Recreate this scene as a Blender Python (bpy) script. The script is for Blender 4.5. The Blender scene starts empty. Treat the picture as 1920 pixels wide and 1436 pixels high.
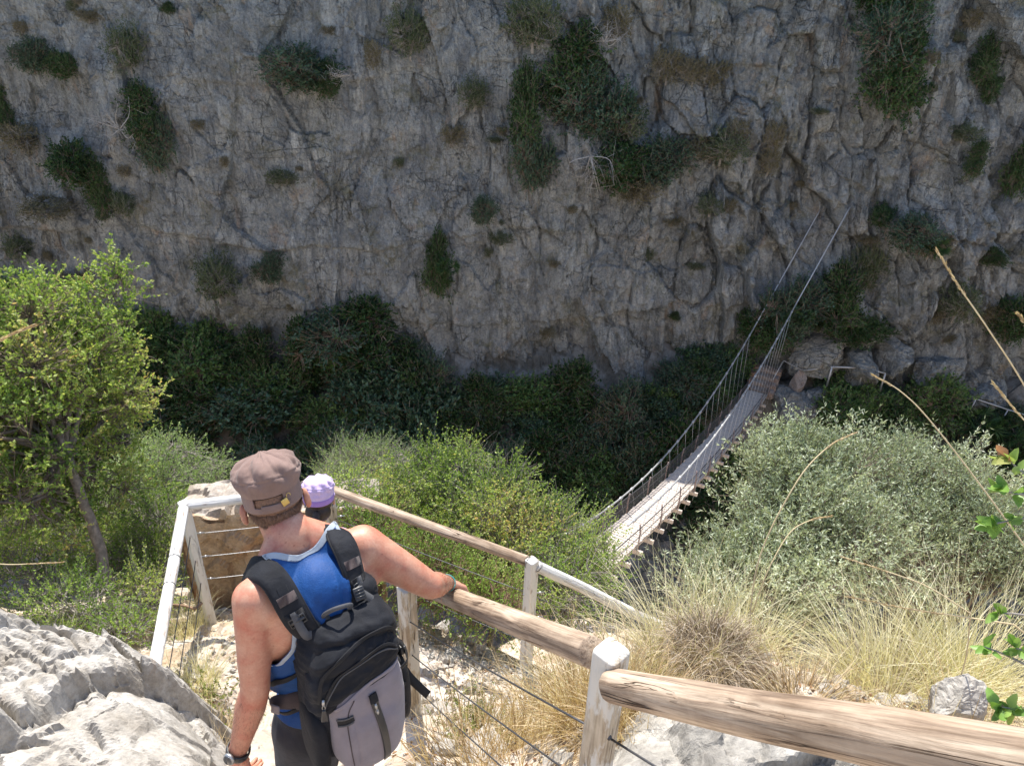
import bpy, bmesh, math, random
import numpy as np
from mathutils import Vector, Matrix
from mathutils.bvhtree import BVHTree
rng = np.random.default_rng(7); random.seed(7)
C = bpy.context.scene.collection
rad = math.radians
# ---------- camera model (photo 1920x1436, focal 1442 px, pitch 30 deg, slight roll)
FPX = 1442.
_n = np.array([87., 2478., 1442.]); _n /= np.linalg.norm(_n)
_y = np.array([0, 0, -1.]) - _n*(np.array([0, 0, -1.]) @ _n); _y /= np.linalg.norm(_y)
RW = np.array([np.cross(_y, _n), _y, _n])
def px(u, v, d): return RW @ (np.array([(u-960)/FPX, -(v-718)/FPX, -1.])*d)   # a point seen at (u,v) at depth d metres
def pY(u, v, Y):
    r = px(u, v, 1.); return r*(Y/r[1])
def pz(u, v, z):
    r = px(u, v, 1.); return r*(z/r[2])
def V(a): return Vector([float(x) for x in a])
def nrm(a):
    a = np.asarray(a, float); return a/(np.linalg.norm(a)+1e-12)
# ---------- object helpers
def tag(o, label=None, cat=None, group=None, kind=None):
    if label: o['label'] = label
    if cat: o['category'] = cat
    if group: o['group'] = group
    if kind: o['kind'] = kind
    return o
def empty(name, loc, label, cat, group=None, rz=0):
    o = bpy.data.objects.new(name, None); C.objects.link(o)
    o.location = V(loc); o.rotation_euler = (0, 0, rz); o.empty_display_size = .1
    return tag(o, label, cat, group)
def link(name, me, parent=None, mats=None):
    o = bpy.data.objects.new(name, me); C.objects.link(o)
    if mats is not None:
        for m in (mats if isinstance(mats, (list, tuple)) else [mats]): me.materials.append(m)
    if parent is not None:
        o.parent = parent
        if parent.parent: o.matrix_parent_inverse = (parent.parent.matrix_basis @ parent.matrix_parent_inverse @ parent.matrix_basis).inverted() if False else Matrix()
    return o
def off(parent):
    """world position of a parent empty (no rotation assumed): parts are built in world metres, then shifted"""
    p = Vector((0, 0, 0)); o = parent
    while o is not None:
        p = p + o.location; o = o.parent
    return p
def mesh_np(verts, faces, smooth=True, attrs=None, mat_idx=None):
    """verts (N,3); faces: (M,k) array or list of such arrays"""
    verts = np.asarray(verts, np.float32)
    fl = faces if isinstance(faces, list) else [faces]
    fl = [np.asarray(f, np.int32) for f in fl if len(f)]
    me = bpy.data.meshes.new('m')
    me.vertices.add(len(verts)); me.vertices.foreach_set('co', verts.ravel())
    nl = sum(f.size for f in fl); nf = sum(len(f) for f in fl)
    me.loops.add(nl); me.polygons.add(nf)
    me.loops.foreach_set('vertex_index', np.concatenate([f.ravel() for f in fl]))
    tot = np.concatenate([np.full(len(f), f.shape[1], np.int32) for f in fl])
    st = np.concatenate([[0], np.cumsum(tot)[:-1]]).astype(np.int32)
    me.polygons.foreach_set('loop_start', st)
    me.polygons.foreach_set('use_smooth', np.full(nf, smooth, bool))
    if mat_idx is not None: me.polygons.foreach_set('material_index', np.asarray(mat_idx, np.int32))
    me.update(calc_edges=True); me.validate()
    if attrs:
        for k, a in attrs.items():
            at = me.attributes.new(k, 'FLOAT', 'POINT'); at.data.foreach_set('value', np.asarray(a, np.float32))
    return me
class MB:
    """collects vertices and faces of ONE mesh"""
    def __init__(s): s.v = []; s.f3 = []; s.f4 = []; s.n = 0; s.a = []
    def add(s, v, f, a=None):
        v = np.asarray(v, float); f = np.asarray(f, int)
        (s.f3 if f.shape[1] == 3 else s.f4).append(f+s.n)
        s.v.append(v); s.a.append(np.full(len(v), 0. if a is None else a) if a is None or np.isscalar(a) else np.asarray(a)); s.n += len(v); return s
    def both(s, v, f4, f3, a=None):
        n0 = s.n; s.add(v, f4, a)
        if len(f3): s.f3.append(np.asarray(f3, int)+n0)
        return s
    def mesh(s, smooth=True):
        fs = [np.concatenate(x) for x in (s.f4, s.f3) if x]
        return mesh_np(np.concatenate(s.v), fs, smooth, {'rnd': np.concatenate(s.a)})
    def build(s, name, mats, parent=None, smooth=True):
        if parent is not None:
            o_ = np.array(off(parent)); s.v = [x-o_ for x in s.v]
        o = link(name, s.mesh(smooth), parent, mats)
        if smooth == 'auto': pass
        return o
    def tube(s, pts, r, n=6, a=None, cap=True, tw=0, flat=None):
        pts = np.asarray(pts, float); r = np.broadcast_to(np.asarray(r, float), (len(pts),))
        t = np.gradient(pts, axis=0); t /= np.linalg.norm(t, axis=1)[:, None]+1e-9
        ref = np.array([0, 0, 1.]) if abs(t[0][2]) < .9 else np.array([1., 0, 0])
        u = np.cross(t[0], ref); u /= np.linalg.norm(u)
        vs = []
        for i in range(len(pts)):
            u = u - t[i]*(u@t[i]); u /= np.linalg.norm(u)+1e-9; w = np.cross(t[i], u)
            an = np.arange(n)*2*math.pi/n + tw
            vs.append(pts[i] + r[i]*(np.cos(an)[:, None]*u*(1 if flat is None else flat) + np.sin(an)[:, None]*w))
        vs = np.concatenate(vs); f = []
        k = np.arange(n); k2 = (k+1) % n
        for i in range(len(pts)-1): f.append(np.stack([i*n+k, i*n+k2, (i+1)*n+k2, (i+1)*n+k], 1))
        f3 = []
        if cap:
            for b, sg in ((0, 1), ((len(pts)-1)*n, -1)):
                for j in range(1, n-1): f3.append([b, b+j+1, b+j] if sg > 0 else [b, b+j, b+j+1])
        return s.both(vs, np.concatenate(f), f3, a)
    def box(s, c, ax, h, bev=0, a=None):
        """box centred c, axes ax (3x3 rows), half sizes h, small chamfer"""
        c = np.asarray(c, float); ax = np.asarray(ax, float); h = np.asarray(h, float)
        bm = bmesh.new(); bmesh.ops.create_cube(bm, size=2)
        for v in bm.verts: v.co = Vector((v.co.x*h[0], v.co.y*h[1], v.co.z*h[2]))
        if bev: bmesh.ops.bevel(bm, geom=bm.edges[:], offset=bev, segments=2, affect='EDGES', profile=.6)
        bmesh.ops.triangulate(bm, faces=bm.faces[:])
        bm.verts.ensure_lookup_table()
        v = np.array([x.co[:] for x in bm.verts]); f = np.array([[q.index for q in p.verts] for p in bm.faces]); bm.free()
        return s.add(c + v@ax, f, a)
def ribbon(path, widths, nrmls, thick=.003, mb=None, a=None, nw=5, bulge=0.):
    """strap following path; width direction = tangent x normal; closed profile with thickness"""
    path = np.asarray(path, float); N = np.asarray(nrmls, float); N = N/np.linalg.norm(N, axis=1)[:, None]
    w = np.broadcast_to(np.asarray(widths, float), (len(path),))
    t = np.gradient(path, axis=0); t /= np.linalg.norm(t, axis=1)[:, None]+1e-9
    sd = np.cross(t, N); sd /= np.linalg.norm(sd, axis=1)[:, None]+1e-9
    N = np.cross(sd, t)
    q = np.linspace(-1, 1, nw)
    prof = [(x, 1+bulge*(1-x*x)) for x in q] + [(x, 0) for x in q[::-1]]
    n = len(prof); vs = []
    for i in range(len(path)):
        for x, y in prof: vs.append(path[i] + sd[i]*x*w[i]/2 + N[i]*y*thick)
    k = np.arange(n); k2 = (k+1) % n
    f = [np.stack([i*n+k, i*n+k2, (i+1)*n+k2, (i+1)*n+k], 1) for i in range(len(path)-1)]
    f3 = [[0, j+1, j] for j in range(1, n-1)] + [[(len(path)-1)*n, (len(path)-1)*n+j, (len(path)-1)*n+j+1] for j in range(1, n-1)]
    mb = mb or MB(); mb.both(np.array(vs), np.concatenate(f), f3, a); return mb
def spline(pts, n=24):
    """Catmull-Rom through points"""
    P = np.asarray(pts, float); m = len(P)
    P = np.concatenate([[2*P[0]-P[1]], P, [2*P[-1]-P[-2]]]); out = []
    for t in np.linspace(0, m-1-1e-6, n):
        i = int(t); f = t-i; a, b, c, d = P[i:i+4]
        out.append(.5*((2*b)+(-a+c)*f+(2*a-5*b+4*c-d)*f*f+(-a+3*b-3*c+d)*f**3))
    return np.array(out)
# ---------- numpy noise
def _h(ix, iy, iz, s):
    h = (ix.astype(np.int64)*374761393 + iy.astype(np.int64)*668265263 + iz.astype(np.int64)*2147483647 + s*974634777) & 0xffffffff
    h = ((h ^ (h >> 13))*1274126177) & 0xffffffff
    h = ((h ^ (h >> 16))*2246822519) & 0xffffffff
    return ((h ^ (h >> 15)) & 0xffffff)/float(0xffffff)
def vnoise(x, y, z=0., s=0):
    x, y, z = np.broadcast_arrays(np.asarray(x, float), np.asarray(y, float), np.asarray(z, float))
    ix, iy, iz = np.floor(x), np.floor(y), np.floor(z); fx, fy, fz = x-ix, y-iy, z-iz
    fx = fx*fx*fx*(fx*(fx*6-15)+10); fy = fy*fy*fy*(fy*(fy*6-15)+10); fz = fz*fz*fz*(fz*(fz*6-15)+10)
    r = 0
    for a in (0, 1):
        for b in (0, 1):
            for c in (0, 1):
                r = r + _h(ix+a, iy+b, iz+c, s)*(fx if a else 1-fx)*(fy if b else 1-fy)*(fz if c else 1-fz)
    return r*2-1
def fbm(x, y, z=0., o=5, s=0, g=.5):
    r = 0; a = 1; t = 0
    for i in range(o):
        r = r + a*vnoise(x*2**i, y*2**i, np.asarray(z)*2**i, s+i*17); t += a; a *= g
    return r/t
def ridged(x, y, z=0., o=4, s=0):
    r = 0; a = 1; t = 0
    for i in range(o):
        r = r + a*(1-2*np.abs(vnoise(x*2**i, y*2**i, np.asarray(z)*2**i, s+i*13))); t += a; a *= .5
    return r/t
def facets(x, y, s=0, tilt=.6, jit=.95):
    """cellular blocks: every cell is a tilted plane at its own height. returns height, edge distance"""
    ix, iy = np.floor(x), np.floor(y)
    d1 = np.full(x.shape, 9.); d2 = np.full(x.shape, 9.); h = np.zeros(x.shape)
    for a in (-1, 0, 1):
        for b in (-1, 0, 1):
            cx, cy = ix+a, iy+b; z0 = np.zeros_like(cx)
            qx = cx+.5+(_h(cx, cy, z0, s)-.5)*jit; qy = cy+.5+(_h(cx, cy, z0, s+1)-.5)*jit
            d = (x-qx)**2+(y-qy)**2
            hh = (_h(cx, cy, z0, s+2)*2-1) + tilt*((x-qx)*(_h(cx, cy, z0, s+3)*2-1)+(y-qy)*(_h(cx, cy, z0, s+4)*2-1))*2
            m = d < d1
            d2 = np.where(m, d1, np.minimum(d2, d)); h = np.where(m, hh, h); d1 = np.where(m, d, d1)
    return h, np.sqrt(d2)-np.sqrt(d1)
def rbf(P, lam=1e-4):
    P = np.asarray(P, float)
    def K(r2): return .5*r2*np.log(r2+1e-9)
    n = len(P); A = np.zeros((n+3, n+3))
    A[:n, :n] = K(((P[:, None, :2]-P[None, :, :2])**2).sum(-1))+np.eye(n)*lam
    A[:n, n] = 1; A[:n, n+1:] = P[:, :2]; A[n, :n] = 1; A[n+1:, :n] = P[:, :2].T
    w = np.linalg.solve(A, np.concatenate([P[:, 2], [0, 0, 0]]))
    def f(x, y):
        x = np.asarray(x, float); y = np.asarray(y, float); r = w[n]+w[n+1]*x+w[n+2]*y
        for i in range(n): r = r + w[i]*K((x-P[i, 0])**2+(y-P[i, 1])**2)
        return r
    return f
def grid_faces(nx, ny):
    i, j = np.meshgrid(np.arange(nx-1), np.arange(ny-1), indexing='ij')
    a = (i*ny+j).ravel(); return np.stack([a, a+ny, a+ny+1, a+1], 1)
# ---------- materials
def newmat(name):
    m = bpy.data.materials.new(name); m.use_nodes = True; nt = m.node_tree
    return m, nt, nt.nodes['Principled BSDF'], nt.nodes['Material Output']
def N(nt, t, **kw):
    n = nt.nodes.new(t)
    for k, v in kw.items():
        if k in n.inputs: n.inputs[k].default_value = v
        else: setattr(n, k, v)
    return n
def ramp(nt, stops, fac):
    r = nt.nodes.new('ShaderNodeValToRGB'); e = r.color_ramp.elements
    while len(e) < len(stops): e.new(.5)
    for i, (p, c) in enumerate(stops):
        e[i].position = p; e[i].color = (*c, 1) if len(c) == 3 else c
    nt.links.new(fac, r.inputs[0]); return r.outputs[0]
def mixc(nt, fac, a, b, mode='MIX'):
    m = nt.nodes.new('ShaderNodeMix'); m.data_type = 'RGBA'; m.blend_type = mode
    for s, x in ((m.inputs[0], fac), (m.inputs[6], a), (m.inputs[7], b)):
        if isinstance(x, (int, float)): s.default_value = x
        elif isinstance(x, tuple): s.default_value = (*x, 1)
        else: nt.links.new(x, s)
    return m.outputs[2]
def coords(nt, scale=(1, 1, 1), rot=(0, 0, 0), src='Object'):
    tc = nt.nodes.new('ShaderNodeTexCoord'); mp = nt.nodes.new('ShaderNodeMapping')
    mp.inputs['Scale'].default_value = scale; mp.inputs['Rotation'].default_value = rot
    nt.links.new(tc.outputs[src], mp.inputs[0]); return mp.outputs[0]
def noise(nt, vec, scale, detail=6, rough=.55, dist=0):
    n = nt.nodes.new('ShaderNodeTexNoise'); nt.links.new(vec, n.inputs['Vector'])
    n.inputs['Scale'].default_value = scale; n.inputs['Detail'].default_value = detail
    n.inputs['Roughness'].default_value = rough; n.inputs['Distortion'].default_value = dist
    return n.outputs['Fac']
def bump(nt, b, hgt, strength, dist, prev=None):
    n = nt.nodes.new('ShaderNodeBump'); n.inputs['Strength'].default_value = strength; n.inputs['Distance'].default_value = dist
    nt.links.new(hgt, n.inputs['Height'])
    if prev is not None: nt.links.new(prev, n.inputs['Normal'])
    nt.links.new(n.outputs[0], b.inputs['Normal']); return n.outputs[0]
def simple(name, col, rough=.7, var=.12, nscale=30, bmp=.15, bdist=.002, spec=.3, metal=0, src='Object', sheen=0):
    m, nt, b, o = newmat(name); v = coords(nt, src=src)
    f = noise(nt, v, nscale); c = tuple(col)
    nt.links.new(ramp(nt, [(.3, tuple(x*(1-var) for x in c)), (.7, tuple(min(1, x*(1+var)) for x in c))], f), b.inputs['Base Color'])
    b.inputs['Roughness'].default_value = rough; b.inputs['Metallic'].default_value = metal
    b.inputs['Specular IOR Level'].default_value = spec
    if sheen: b.inputs['Sheen Weight'].default_value = sheen
    if bmp: bump(nt, b, noise(nt, v, nscale*4, 4), bmp, bdist)
    return m
def leafmat(name, stops, trans=.35, rough=.5, spec=.35):
    """colour varies per leaf through the 'rnd' attribute"""
    m, nt, b, o = newmat(name)
    at = nt.nodes.new('ShaderNodeAttribute'); at.attribute_name = 'rnd'
    col = ramp(nt, stops, at.outputs['Fac'])
    nt.links.new(col, b.inputs['Base Color']); b.inputs['Roughness'].default_value = rough
    b.inputs['Specular IOR Level'].default_value = spec
    if trans:
        tr = nt.nodes.new('ShaderNodeBsdfTranslucent'); nt.links.new(mixc(nt, 1., col, (1, 1, .6), 'MULTIPLY'), tr.inputs[0])
        mx = nt.nodes.new('ShaderNodeMixShader'); mx.inputs[0].default_value = trans
        nt.links.new(b.outputs[0], mx.inputs[1]); nt.links.new(tr.outputs[0], mx.inputs[2]); nt.links.new(mx.outputs[0], o.inputs[0])
    return m
# ================= CAMERA, WORLD, SUN =================
sc = bpy.context.scene
cam = bpy.data.cameras.new('camera'); cam.lens = 36*FPX/1920; cam.sensor_width = 36; cam.clip_start = .05; cam.clip_end = 500
co = bpy.data.objects.new('camera', cam); C.objects.link(co)
co.matrix_world = Matrix([[*map(float, RW[i]), 0] for i in range(3)] + [[0, 0, 0, 1]]); sc.camera = co
SUN_AZ, SUN_EL = rad(-11), rad(60)       # azimuth from +Y towards +X
sd = np.array([math.sin(SUN_AZ)*math.cos(SUN_EL), math.cos(SUN_AZ)*math.cos(SUN_EL), math.sin(SUN_EL)])
sl = bpy.data.lights.new('sun', 'SUN'); sl.energy = 4.5; sl.angle = rad(.53); sl.color = (1, .955, .88)
so = bpy.data.objects.new('sun', sl); C.objects.link(so)
so.rotation_euler = V(sd).to_track_quat('Z', 'Y').to_euler(); so.location = (0, 0, 30)
w = bpy.data.worlds.new('World'); sc.world = w; w.use_nodes = True
nt = w.node_tree; bg = nt.nodes['Background']; sky = nt.nodes.new('ShaderNodeTexSky'); sky.sky_type = 'NISHITA'
sky.sun_disc = False; sky.sun_elevation = SUN_EL; sky.sun_rotation = SUN_AZ; sky.air_density = 1.; sky.dust_density = 1.
nt.links.new(sky.outputs[0], bg.inputs[0]); bg.inputs[1].default_value = .15
sc.view_settings.view_transform = 'Standard'; sc.view_settings.look = 'None'; sc.view_settings.gamma = 1; sc.view_settings.exposure = .87
try: sc.cycles.max_bounces = 8; sc.cycles.transparent_max_bounces = 8
except Exception: pass
# ================= ROCK MATERIALS =================
def rockmat(name, dark, mid, light, stain, sc_=1., streak=(1, 1, .12), bstr=.6, rust=(.30, .16, .09), rust_lo=.62, veg=None, lichen=0.):
    m, nt, b, o = newmat(name)
    v = coords(nt); vs = coords(nt, streak)
    base = ramp(nt, [(.25, dark), (.5, mid), (.78, light)], noise(nt, v, 1.1*sc_, 9, .68, .4))
    st = ramp(nt, [(.42, (0, 0, 0)), (.66, (1, 1, 1))], noise(nt, vs, 1.6*sc_, 7, .6, .3))
    c = mixc(nt, mixf(nt, st, .75), base, stain)
    ru = ramp(nt, [(rust_lo, (0, 0, 0)), (rust_lo+.12, (1, 1, 1))], noise(nt, v, .55*sc_, 8, .66, .8))
    c = mixc(nt, mixf(nt, ru, .8), c, rust)
    fine = ramp(nt, [(.3, (.55, .55, .55)), (.55, (1, 1, 1)), (.75, (1.25, 1.25, 1.22))], noise(nt, v, 9*sc_, 8, .7))
    c = mixc(nt, .75, c, fine, 'MULTIPLY')
    if veg:
        g = ramp(nt, [(.55, (0, 0, 0)), (.66, (1, 1, 1))], noise(nt, v, 1.9*sc_, 10, .75, .6))
        c = mixc(nt, mixf(nt, g, .7), c, veg)
    if lichen:
        vo = nt.nodes.new('ShaderNodeTexVoronoi'); vo.inputs['Scale'].default_value = 6*sc_; nt.links.new(v, vo.inputs['Vector'])
        l = ramp(nt, [(.0, (1, 1, 1)), (.22, (0, 0, 0))], vo.outputs['Distance']); c = mixc(nt, mixf(nt, l, lichen), c, light)
    nt.links.new(c, b.inputs['Base Color']); b.inputs['Roughness'].default_value = .92; b.inputs['Specular IOR Level'].default_value = .15
    n1 = bump(nt, b, noise(nt, v, 5*sc_, 10, .68, .5), bstr, .09/sc_)
    bump(nt, b, noise(nt, v, 34*sc_, 6, .65), bstr*.8, .014/sc_, n1)
    return m
def mixf(nt, a, k):
    n = nt.nodes.new('ShaderNodeMath'); n.operation = 'MULTIPLY'; nt.links.new(a, n.inputs[0]); n.inputs[1].default_value = k; return n.outputs[0]
M_CLIFF0 = rockmat('cliff_limestone', (.125, .122, .12), (.26, .255, .25), (.43, .42, .405), (.105, .108, .115), .5, (1, 1, .1), .95, (.40, .25, .165), .64, (.12, .105, .06))
M_SLOPE = rockmat('slope_soil_and_rock', (.20, .15, .10), (.40, .33, .25), (.62, .57, .49), (.22, .17, .11), 1.6, (1, 1, 1), .8, (.30, .19, .11), .52, (.10, .10, .045))
M_PALE = rockmat('pale_limestone', (.28, .25, .21), (.46, .43, .385), (.62, .59, .54), (.30, .265, .22), 4., (1, 1, .6), .55, (.45, .30, .19), .62)
M_GREY = rockmat('weathered_grey_limestone', (.22, .205, .18), (.46, .43, .38), (.64, .60, .53), (.20, .185, .165), 3., (1, .5, 1), .7, (.36, .27, .19), .68, lichen=.25)
M_DARKROCK = rockmat('shaded_ledge_rock', (.14, .12, .11), (.28, .26, .24), (.42, .39, .36), (.16, .12, .09), .9, (1, 1, .4), .8, (.24, .12, .07), .58)
def cliffmat():
    m, nt, b, o = newmat('sheer_limestone'); v = coords(nt)
    base = ramp(nt, [(.30, (.20, .203, .195)), (.46, (.33, .337, .325)), (.58, (.455, .455, .43)), (.76, (.62, .61, .565))], noise(nt, v, .8, 10, .72, .3))
    vs = coords(nt, (1.6, 1.6, .11)); s1 = noise(nt, vs, 1.5, 8, .68, .2)
    c = mixc(nt, mixf(nt, ramp(nt, [(.50, (0, 0, 0)), (.62, (1, 1, 1))], s1), .7), base, (.215, .222, .228))
    c = mixc(nt, mixf(nt, ramp(nt, [(.30, (1, 1, 1)), (.41, (0, 0, 0))], s1), .6), c, (.74, .725, .67))
    ru = ramp(nt, [(.575, (0, 0, 0)), (.68, (1, 1, 1))], noise(nt, coords(nt, (1, 1, .55)), .9, 9, .7, .6)); c = mixc(nt, mixf(nt, ru, .65), c, (.46, .335, .235))
    vg = ramp(nt, [(.54, (0, 0, 0)), (.64, (1, 1, 1))], noise(nt, v, .75, 11, .78, .5)); c = mixc(nt, mixf(nt, vg, .75), c, (.21, .20, .125))
    sp = noise(nt, v, 11, 9, .78, .2); c = mixc(nt, .9, c, ramp(nt, [(.30, (.42, .42, .42)), (.46, (.88, .88, .88)), (.58, (1.12, 1.12, 1.1)), (.75, (1.75, 1.72, 1.65))], sp), 'MULTIPLY')
    # fine fractures: thin dark lines, mostly upright
    cr = None
    for sc_, st, w_, k in ((1.1, (1., 1., .34), .018, .6), (3.0, (1., 1., .3), .026, .28), (.8, (.35, .35, 1.7), .014, .45)):
        wv = coords(nt, st); nz = nt.nodes.new('ShaderNodeTexNoise'); nz.inputs['Scale'].default_value = 2.6; nz.inputs['Detail'].default_value = 5; nt.links.new(wv, nz.inputs['Vector'])
        ad = nt.nodes.new('ShaderNodeVectorMath'); ad.operation = 'MULTIPLY_ADD'; ad.inputs[1].default_value = (.32, .32, .32); nt.links.new(nz.outputs['Color'], ad.inputs[0]); nt.links.new(wv, ad.inputs[2])
        vo = nt.nodes.new('ShaderNodeTexVoronoi'); vo.feature = 'DISTANCE_TO_EDGE'; vo.inputs['Scale'].default_value = sc_; nt.links.new(ad.outputs[0], vo.inputs['Vector'])
        l = ramp(nt, [(0, (1, 1, 1)), (w_, (0, 0, 0))], vo.outputs['Distance']); gt = ramp(nt, [(.47, (0, 0, 0)), (.60, (1, 1, 1))], noise(nt, v, .7, 6, .7))
        l = mixc(nt, 1., l, gt, 'MULTIPLY'); c = mixc(nt, mixf(nt, l, k), c, (.05, .045, .04)); cr = l if cr is None else mixc(nt, 1., cr, l, 'ADD')
    nt.links.new(c, b.inputs['Base Color']); b.inputs['Roughness'].default_value = .95; b.inputs['Specular IOR Level'].default_value = .1
    n1 = bump(nt, b, noise(nt, coords(nt, (1.3, 1.3, .5)), 3.2, 12, .75, .3), 1., .22); n2 = bump(nt, b, sp, .9, .06, n1)
    iv = nt.nodes.new('ShaderNodeInvert'); nt.links.new(cr, iv.inputs['Color']); bump(nt, b, iv.outputs[0], 1., .10, n2); return m
M_CLIFF = cliffmat()
# ================= TERRAIN (one sheet) =================
cp = [(0,0,-1.6),(-.3,.6,-2.0),(-.62,1.2,-2.6),(-.72,1.75,-3.1),(-.9,2.3,-3.65),(-1.1,2.8,-4.15),(-1.3,3.3,-4.5),(-2.,4.1,-4.62),(-1.2,4.3,-4.58),(-.4,3.6,-4.5),(-1.9,3.2,-4.5),
 (.25,1.2,-2.35),(-.45,2.45,-3.4),(.15,2.,-3.0),(0,2.6,-3.65),(-.1,3.1,-4.2),(.2,3.6,-4.5),(1.,3.65,-5.05),(2.4,4.1,-6.0),(3.6,4.3,-6.9),
 (.8,2.4,-3.0),(.6,1.7,-2.7),(1.3,2.8,-3.35),(1.9,2.1,-2.95),(2.6,2.8,-3.5),(1,.9,-2.2),(2.5,1,-2.3),(.8,3.1,-4.1),(1.8,3.5,-4.8),(4,2.5,-3.4),(5,4,-6),
 (-1.4,2.1,-3.5),(-2.5,2,-3.2),(-2.5,3,-4.2),(-3,4.2,-4.85),(-1.5,1,-2.5),(-4,2,-3.2),(-5,4,-4.9),(-2.9,5,-5.4),(-1.3,.2,-1.8),
 (-1.5,5.2,-5.7),(0,4.7,-5.6),(1.5,5,-6.8),(3,5.5,-7.8),(0,6,-7.2),(-3,7,-7.4),(-6,6,-6.8),(0,8,-9.8),(4,8,-10.5),(-6,9,-10),
 (0,11,-13.2),(6,11,-14),(-8,12,-14),(1.6,12.2,-13.2),(4,15,-17.5),(0,15,-18),(-8,16,-19),(9,16,-19),(0,-3,-.6),(5,-3,-.8),(-5,-3,-.8)]
for x in (-16, -28, -42, 16, 28, 42): cp += [(x, -4, -1), (x, 2, -3), (x, 6, -7.5), (x, 11, -14), (x, 16, -19)]
for x in range(-42, 43, 6):
    cp += [(x, 20, -21.3), (x, 24, -21.2), (x, 27, -19.8 if x < 9 else -20.4), (x, 29.2, -17.4 if x < 9 else -17.1), (x, 31, -15.8 if x < 9 else -16.9), (x, 34, -15 if x < 9 else -16.9)]
TZ = rbf(cp, 1e-3)
def path_mask(x, y):
    # trodden stair / landing / lower path: flatter ground
    segs = [((0, -.5), (-.72, 1.7)), ((-.72, 1.7), (-1.3, 3.5)), ((-1.5, 3.7), (.1, 3.35)), ((.1, 3.35), (3.4, 4.0))]
    d = np.full(np.shape(x), 9.)
    for (a, b) in segs:
        a = np.array(a); b = np.array(b); ab = b-a
        t = np.clip(((x-a[0])*ab[0]+(y-a[1])*ab[1])/(ab@ab), 0, 1)
        d = np.minimum(d, np.hypot(x-a[0]-t*ab[0], y-a[1]-t*ab[1]))
    return np.clip(1-(d-.3)/.35, 0, 1)
def terrain_z(x, y):
    x = np.asarray(x, float); y = np.asarray(y, float)
    z = TZ(x, y); pm = path_mask(x, y)
    near = np.clip(1.6-np.hypot(x, y-2)/9, .15, 1)
    big = np.clip((np.hypot(x, y-2)-5)/10, 0, 1)
    wx = x+.15*fbm(x*2, y*2, 0, 3, 5); wy = y+.15*fbm(x*2+9, y*2, 0, 3, 6)
    f1, e1 = facets(wx*1.6, wy*1.6, 11); f2, e2 = facets(wx*4.5, wy*4.5, 12); f3, e3 = facets(wx*13, wy*13, 13)
    z = z + (1-pm)*(.10*f1*np.minimum(1, e1*5)+.03*f2) + .022*f2*pm*np.minimum(1, e2*5) + (.009*f3*np.minimum(1, e3*4)+.02*fbm(x*6, y*6, 0, 4, 8))*near
    return z + big*(.8*fbm(x*.35, y*.35, 0, 4, 3)+.5*facets(x*.7, y*.7, 9)[0]*.4)
def axis(parts):
    o = []
    for a, b, st in parts: o.append(np.arange(a, b-1e-6, st))
    return np.concatenate(o+[[parts[-1][1]]])
xs = axis([(-44, -10, .6), (-10, -3.6, .12), (-3.6, 3.4, .022), (3.4, 8, .1), (8, 44, .5)])
ys = axis([(-5, .6, .15), (.6, 4.7, .02), (4.7, 9, .07), (9, 33, .25)])
X, Y = np.meshgrid(xs, ys, indexing='ij'); Z = terrain_z(X, Y)
me = mesh_np(np.stack([X, Y, Z], -1).reshape(-1, 3), grid_faces(len(xs), len(ys)), False, {'path': path_mask(X, Y).ravel(), 'far': np.clip((Y-14)/5, 0, 1).ravel()})
# the soil: pale trodden limestone on the path, brown soil elsewhere
m, nt, b, o = newmat('trodden_limestone_and_soil'); v = coords(nt)
at = nt.nodes.new('ShaderNodeAttribute'); at.attribute_name = 'path'
pale = ramp(nt, [(.32, (.34, .24, .16)), (.45, (.50, .42, .34)), (.62, (.64, .58, .51))], noise(nt, v, 3.2, 9, .7, .5))
soil = ramp(nt, [(.3, (.22, .15, .095)), (.45, (.44, .35, .25)), (.6, (.64, .57, .48)), (.8, (.74, .69, .62))], noise(nt, v, 2.3, 9, .7, .6))
pn = noise(nt, v, 2., 6, .6)
pm_ = nt.nodes.new('ShaderNodeMath'); pm_.operation = 'MULTIPLY_ADD'; nt.links.new(pn, pm_.inputs[0]); pm_.inputs[1].default_value = 1.1
nt.links.new(at.outputs['Fac'], pm_.inputs[2])
c = mixc(nt, ramp(nt, [(.75, (0, 0, 0)), (1.0, (1, 1, 1))], pm_.outputs[0]), soil, pale)
lit = ramp(nt, [(.56, (0, 0, 0)), (.62, (1, 1, 1))], noise(nt, v, 22, 6, .75, .5))
c = mixc(nt, mixf(nt, lit, .6), c, (.30, .17, .10))
af = nt.nodes.new('ShaderNodeAttribute'); af.attribute_name = 'far'; c = mixc(nt, af.outputs['Fac'], c, ramp(nt, [(.35, (.07, .06, .045)), (.5, (.17, .155, .13)), (.7, (.32, .31, .29))], noise(nt, v, 1.2, 9, .7, .5)))
nt.links.new(c, b.inputs['Base Color']); b.inputs['Roughness'].default_value = .95; b.inputs['Specular IOR Level'].default_value = .1
n1 = bump(nt, b, noise(nt, v, 14, 9, .7, .4), .7, .03); bump(nt, b, noise(nt, v, 90, 5, .6), .5, .005, n1)
ground = link('ground', me, None, m); tag(ground, kind='structure')
GV = np.stack([X, Y, Z], -1)
def gz(x, y): return float(terrain_z(np.array([x]), np.array([y]))[0])
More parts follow.
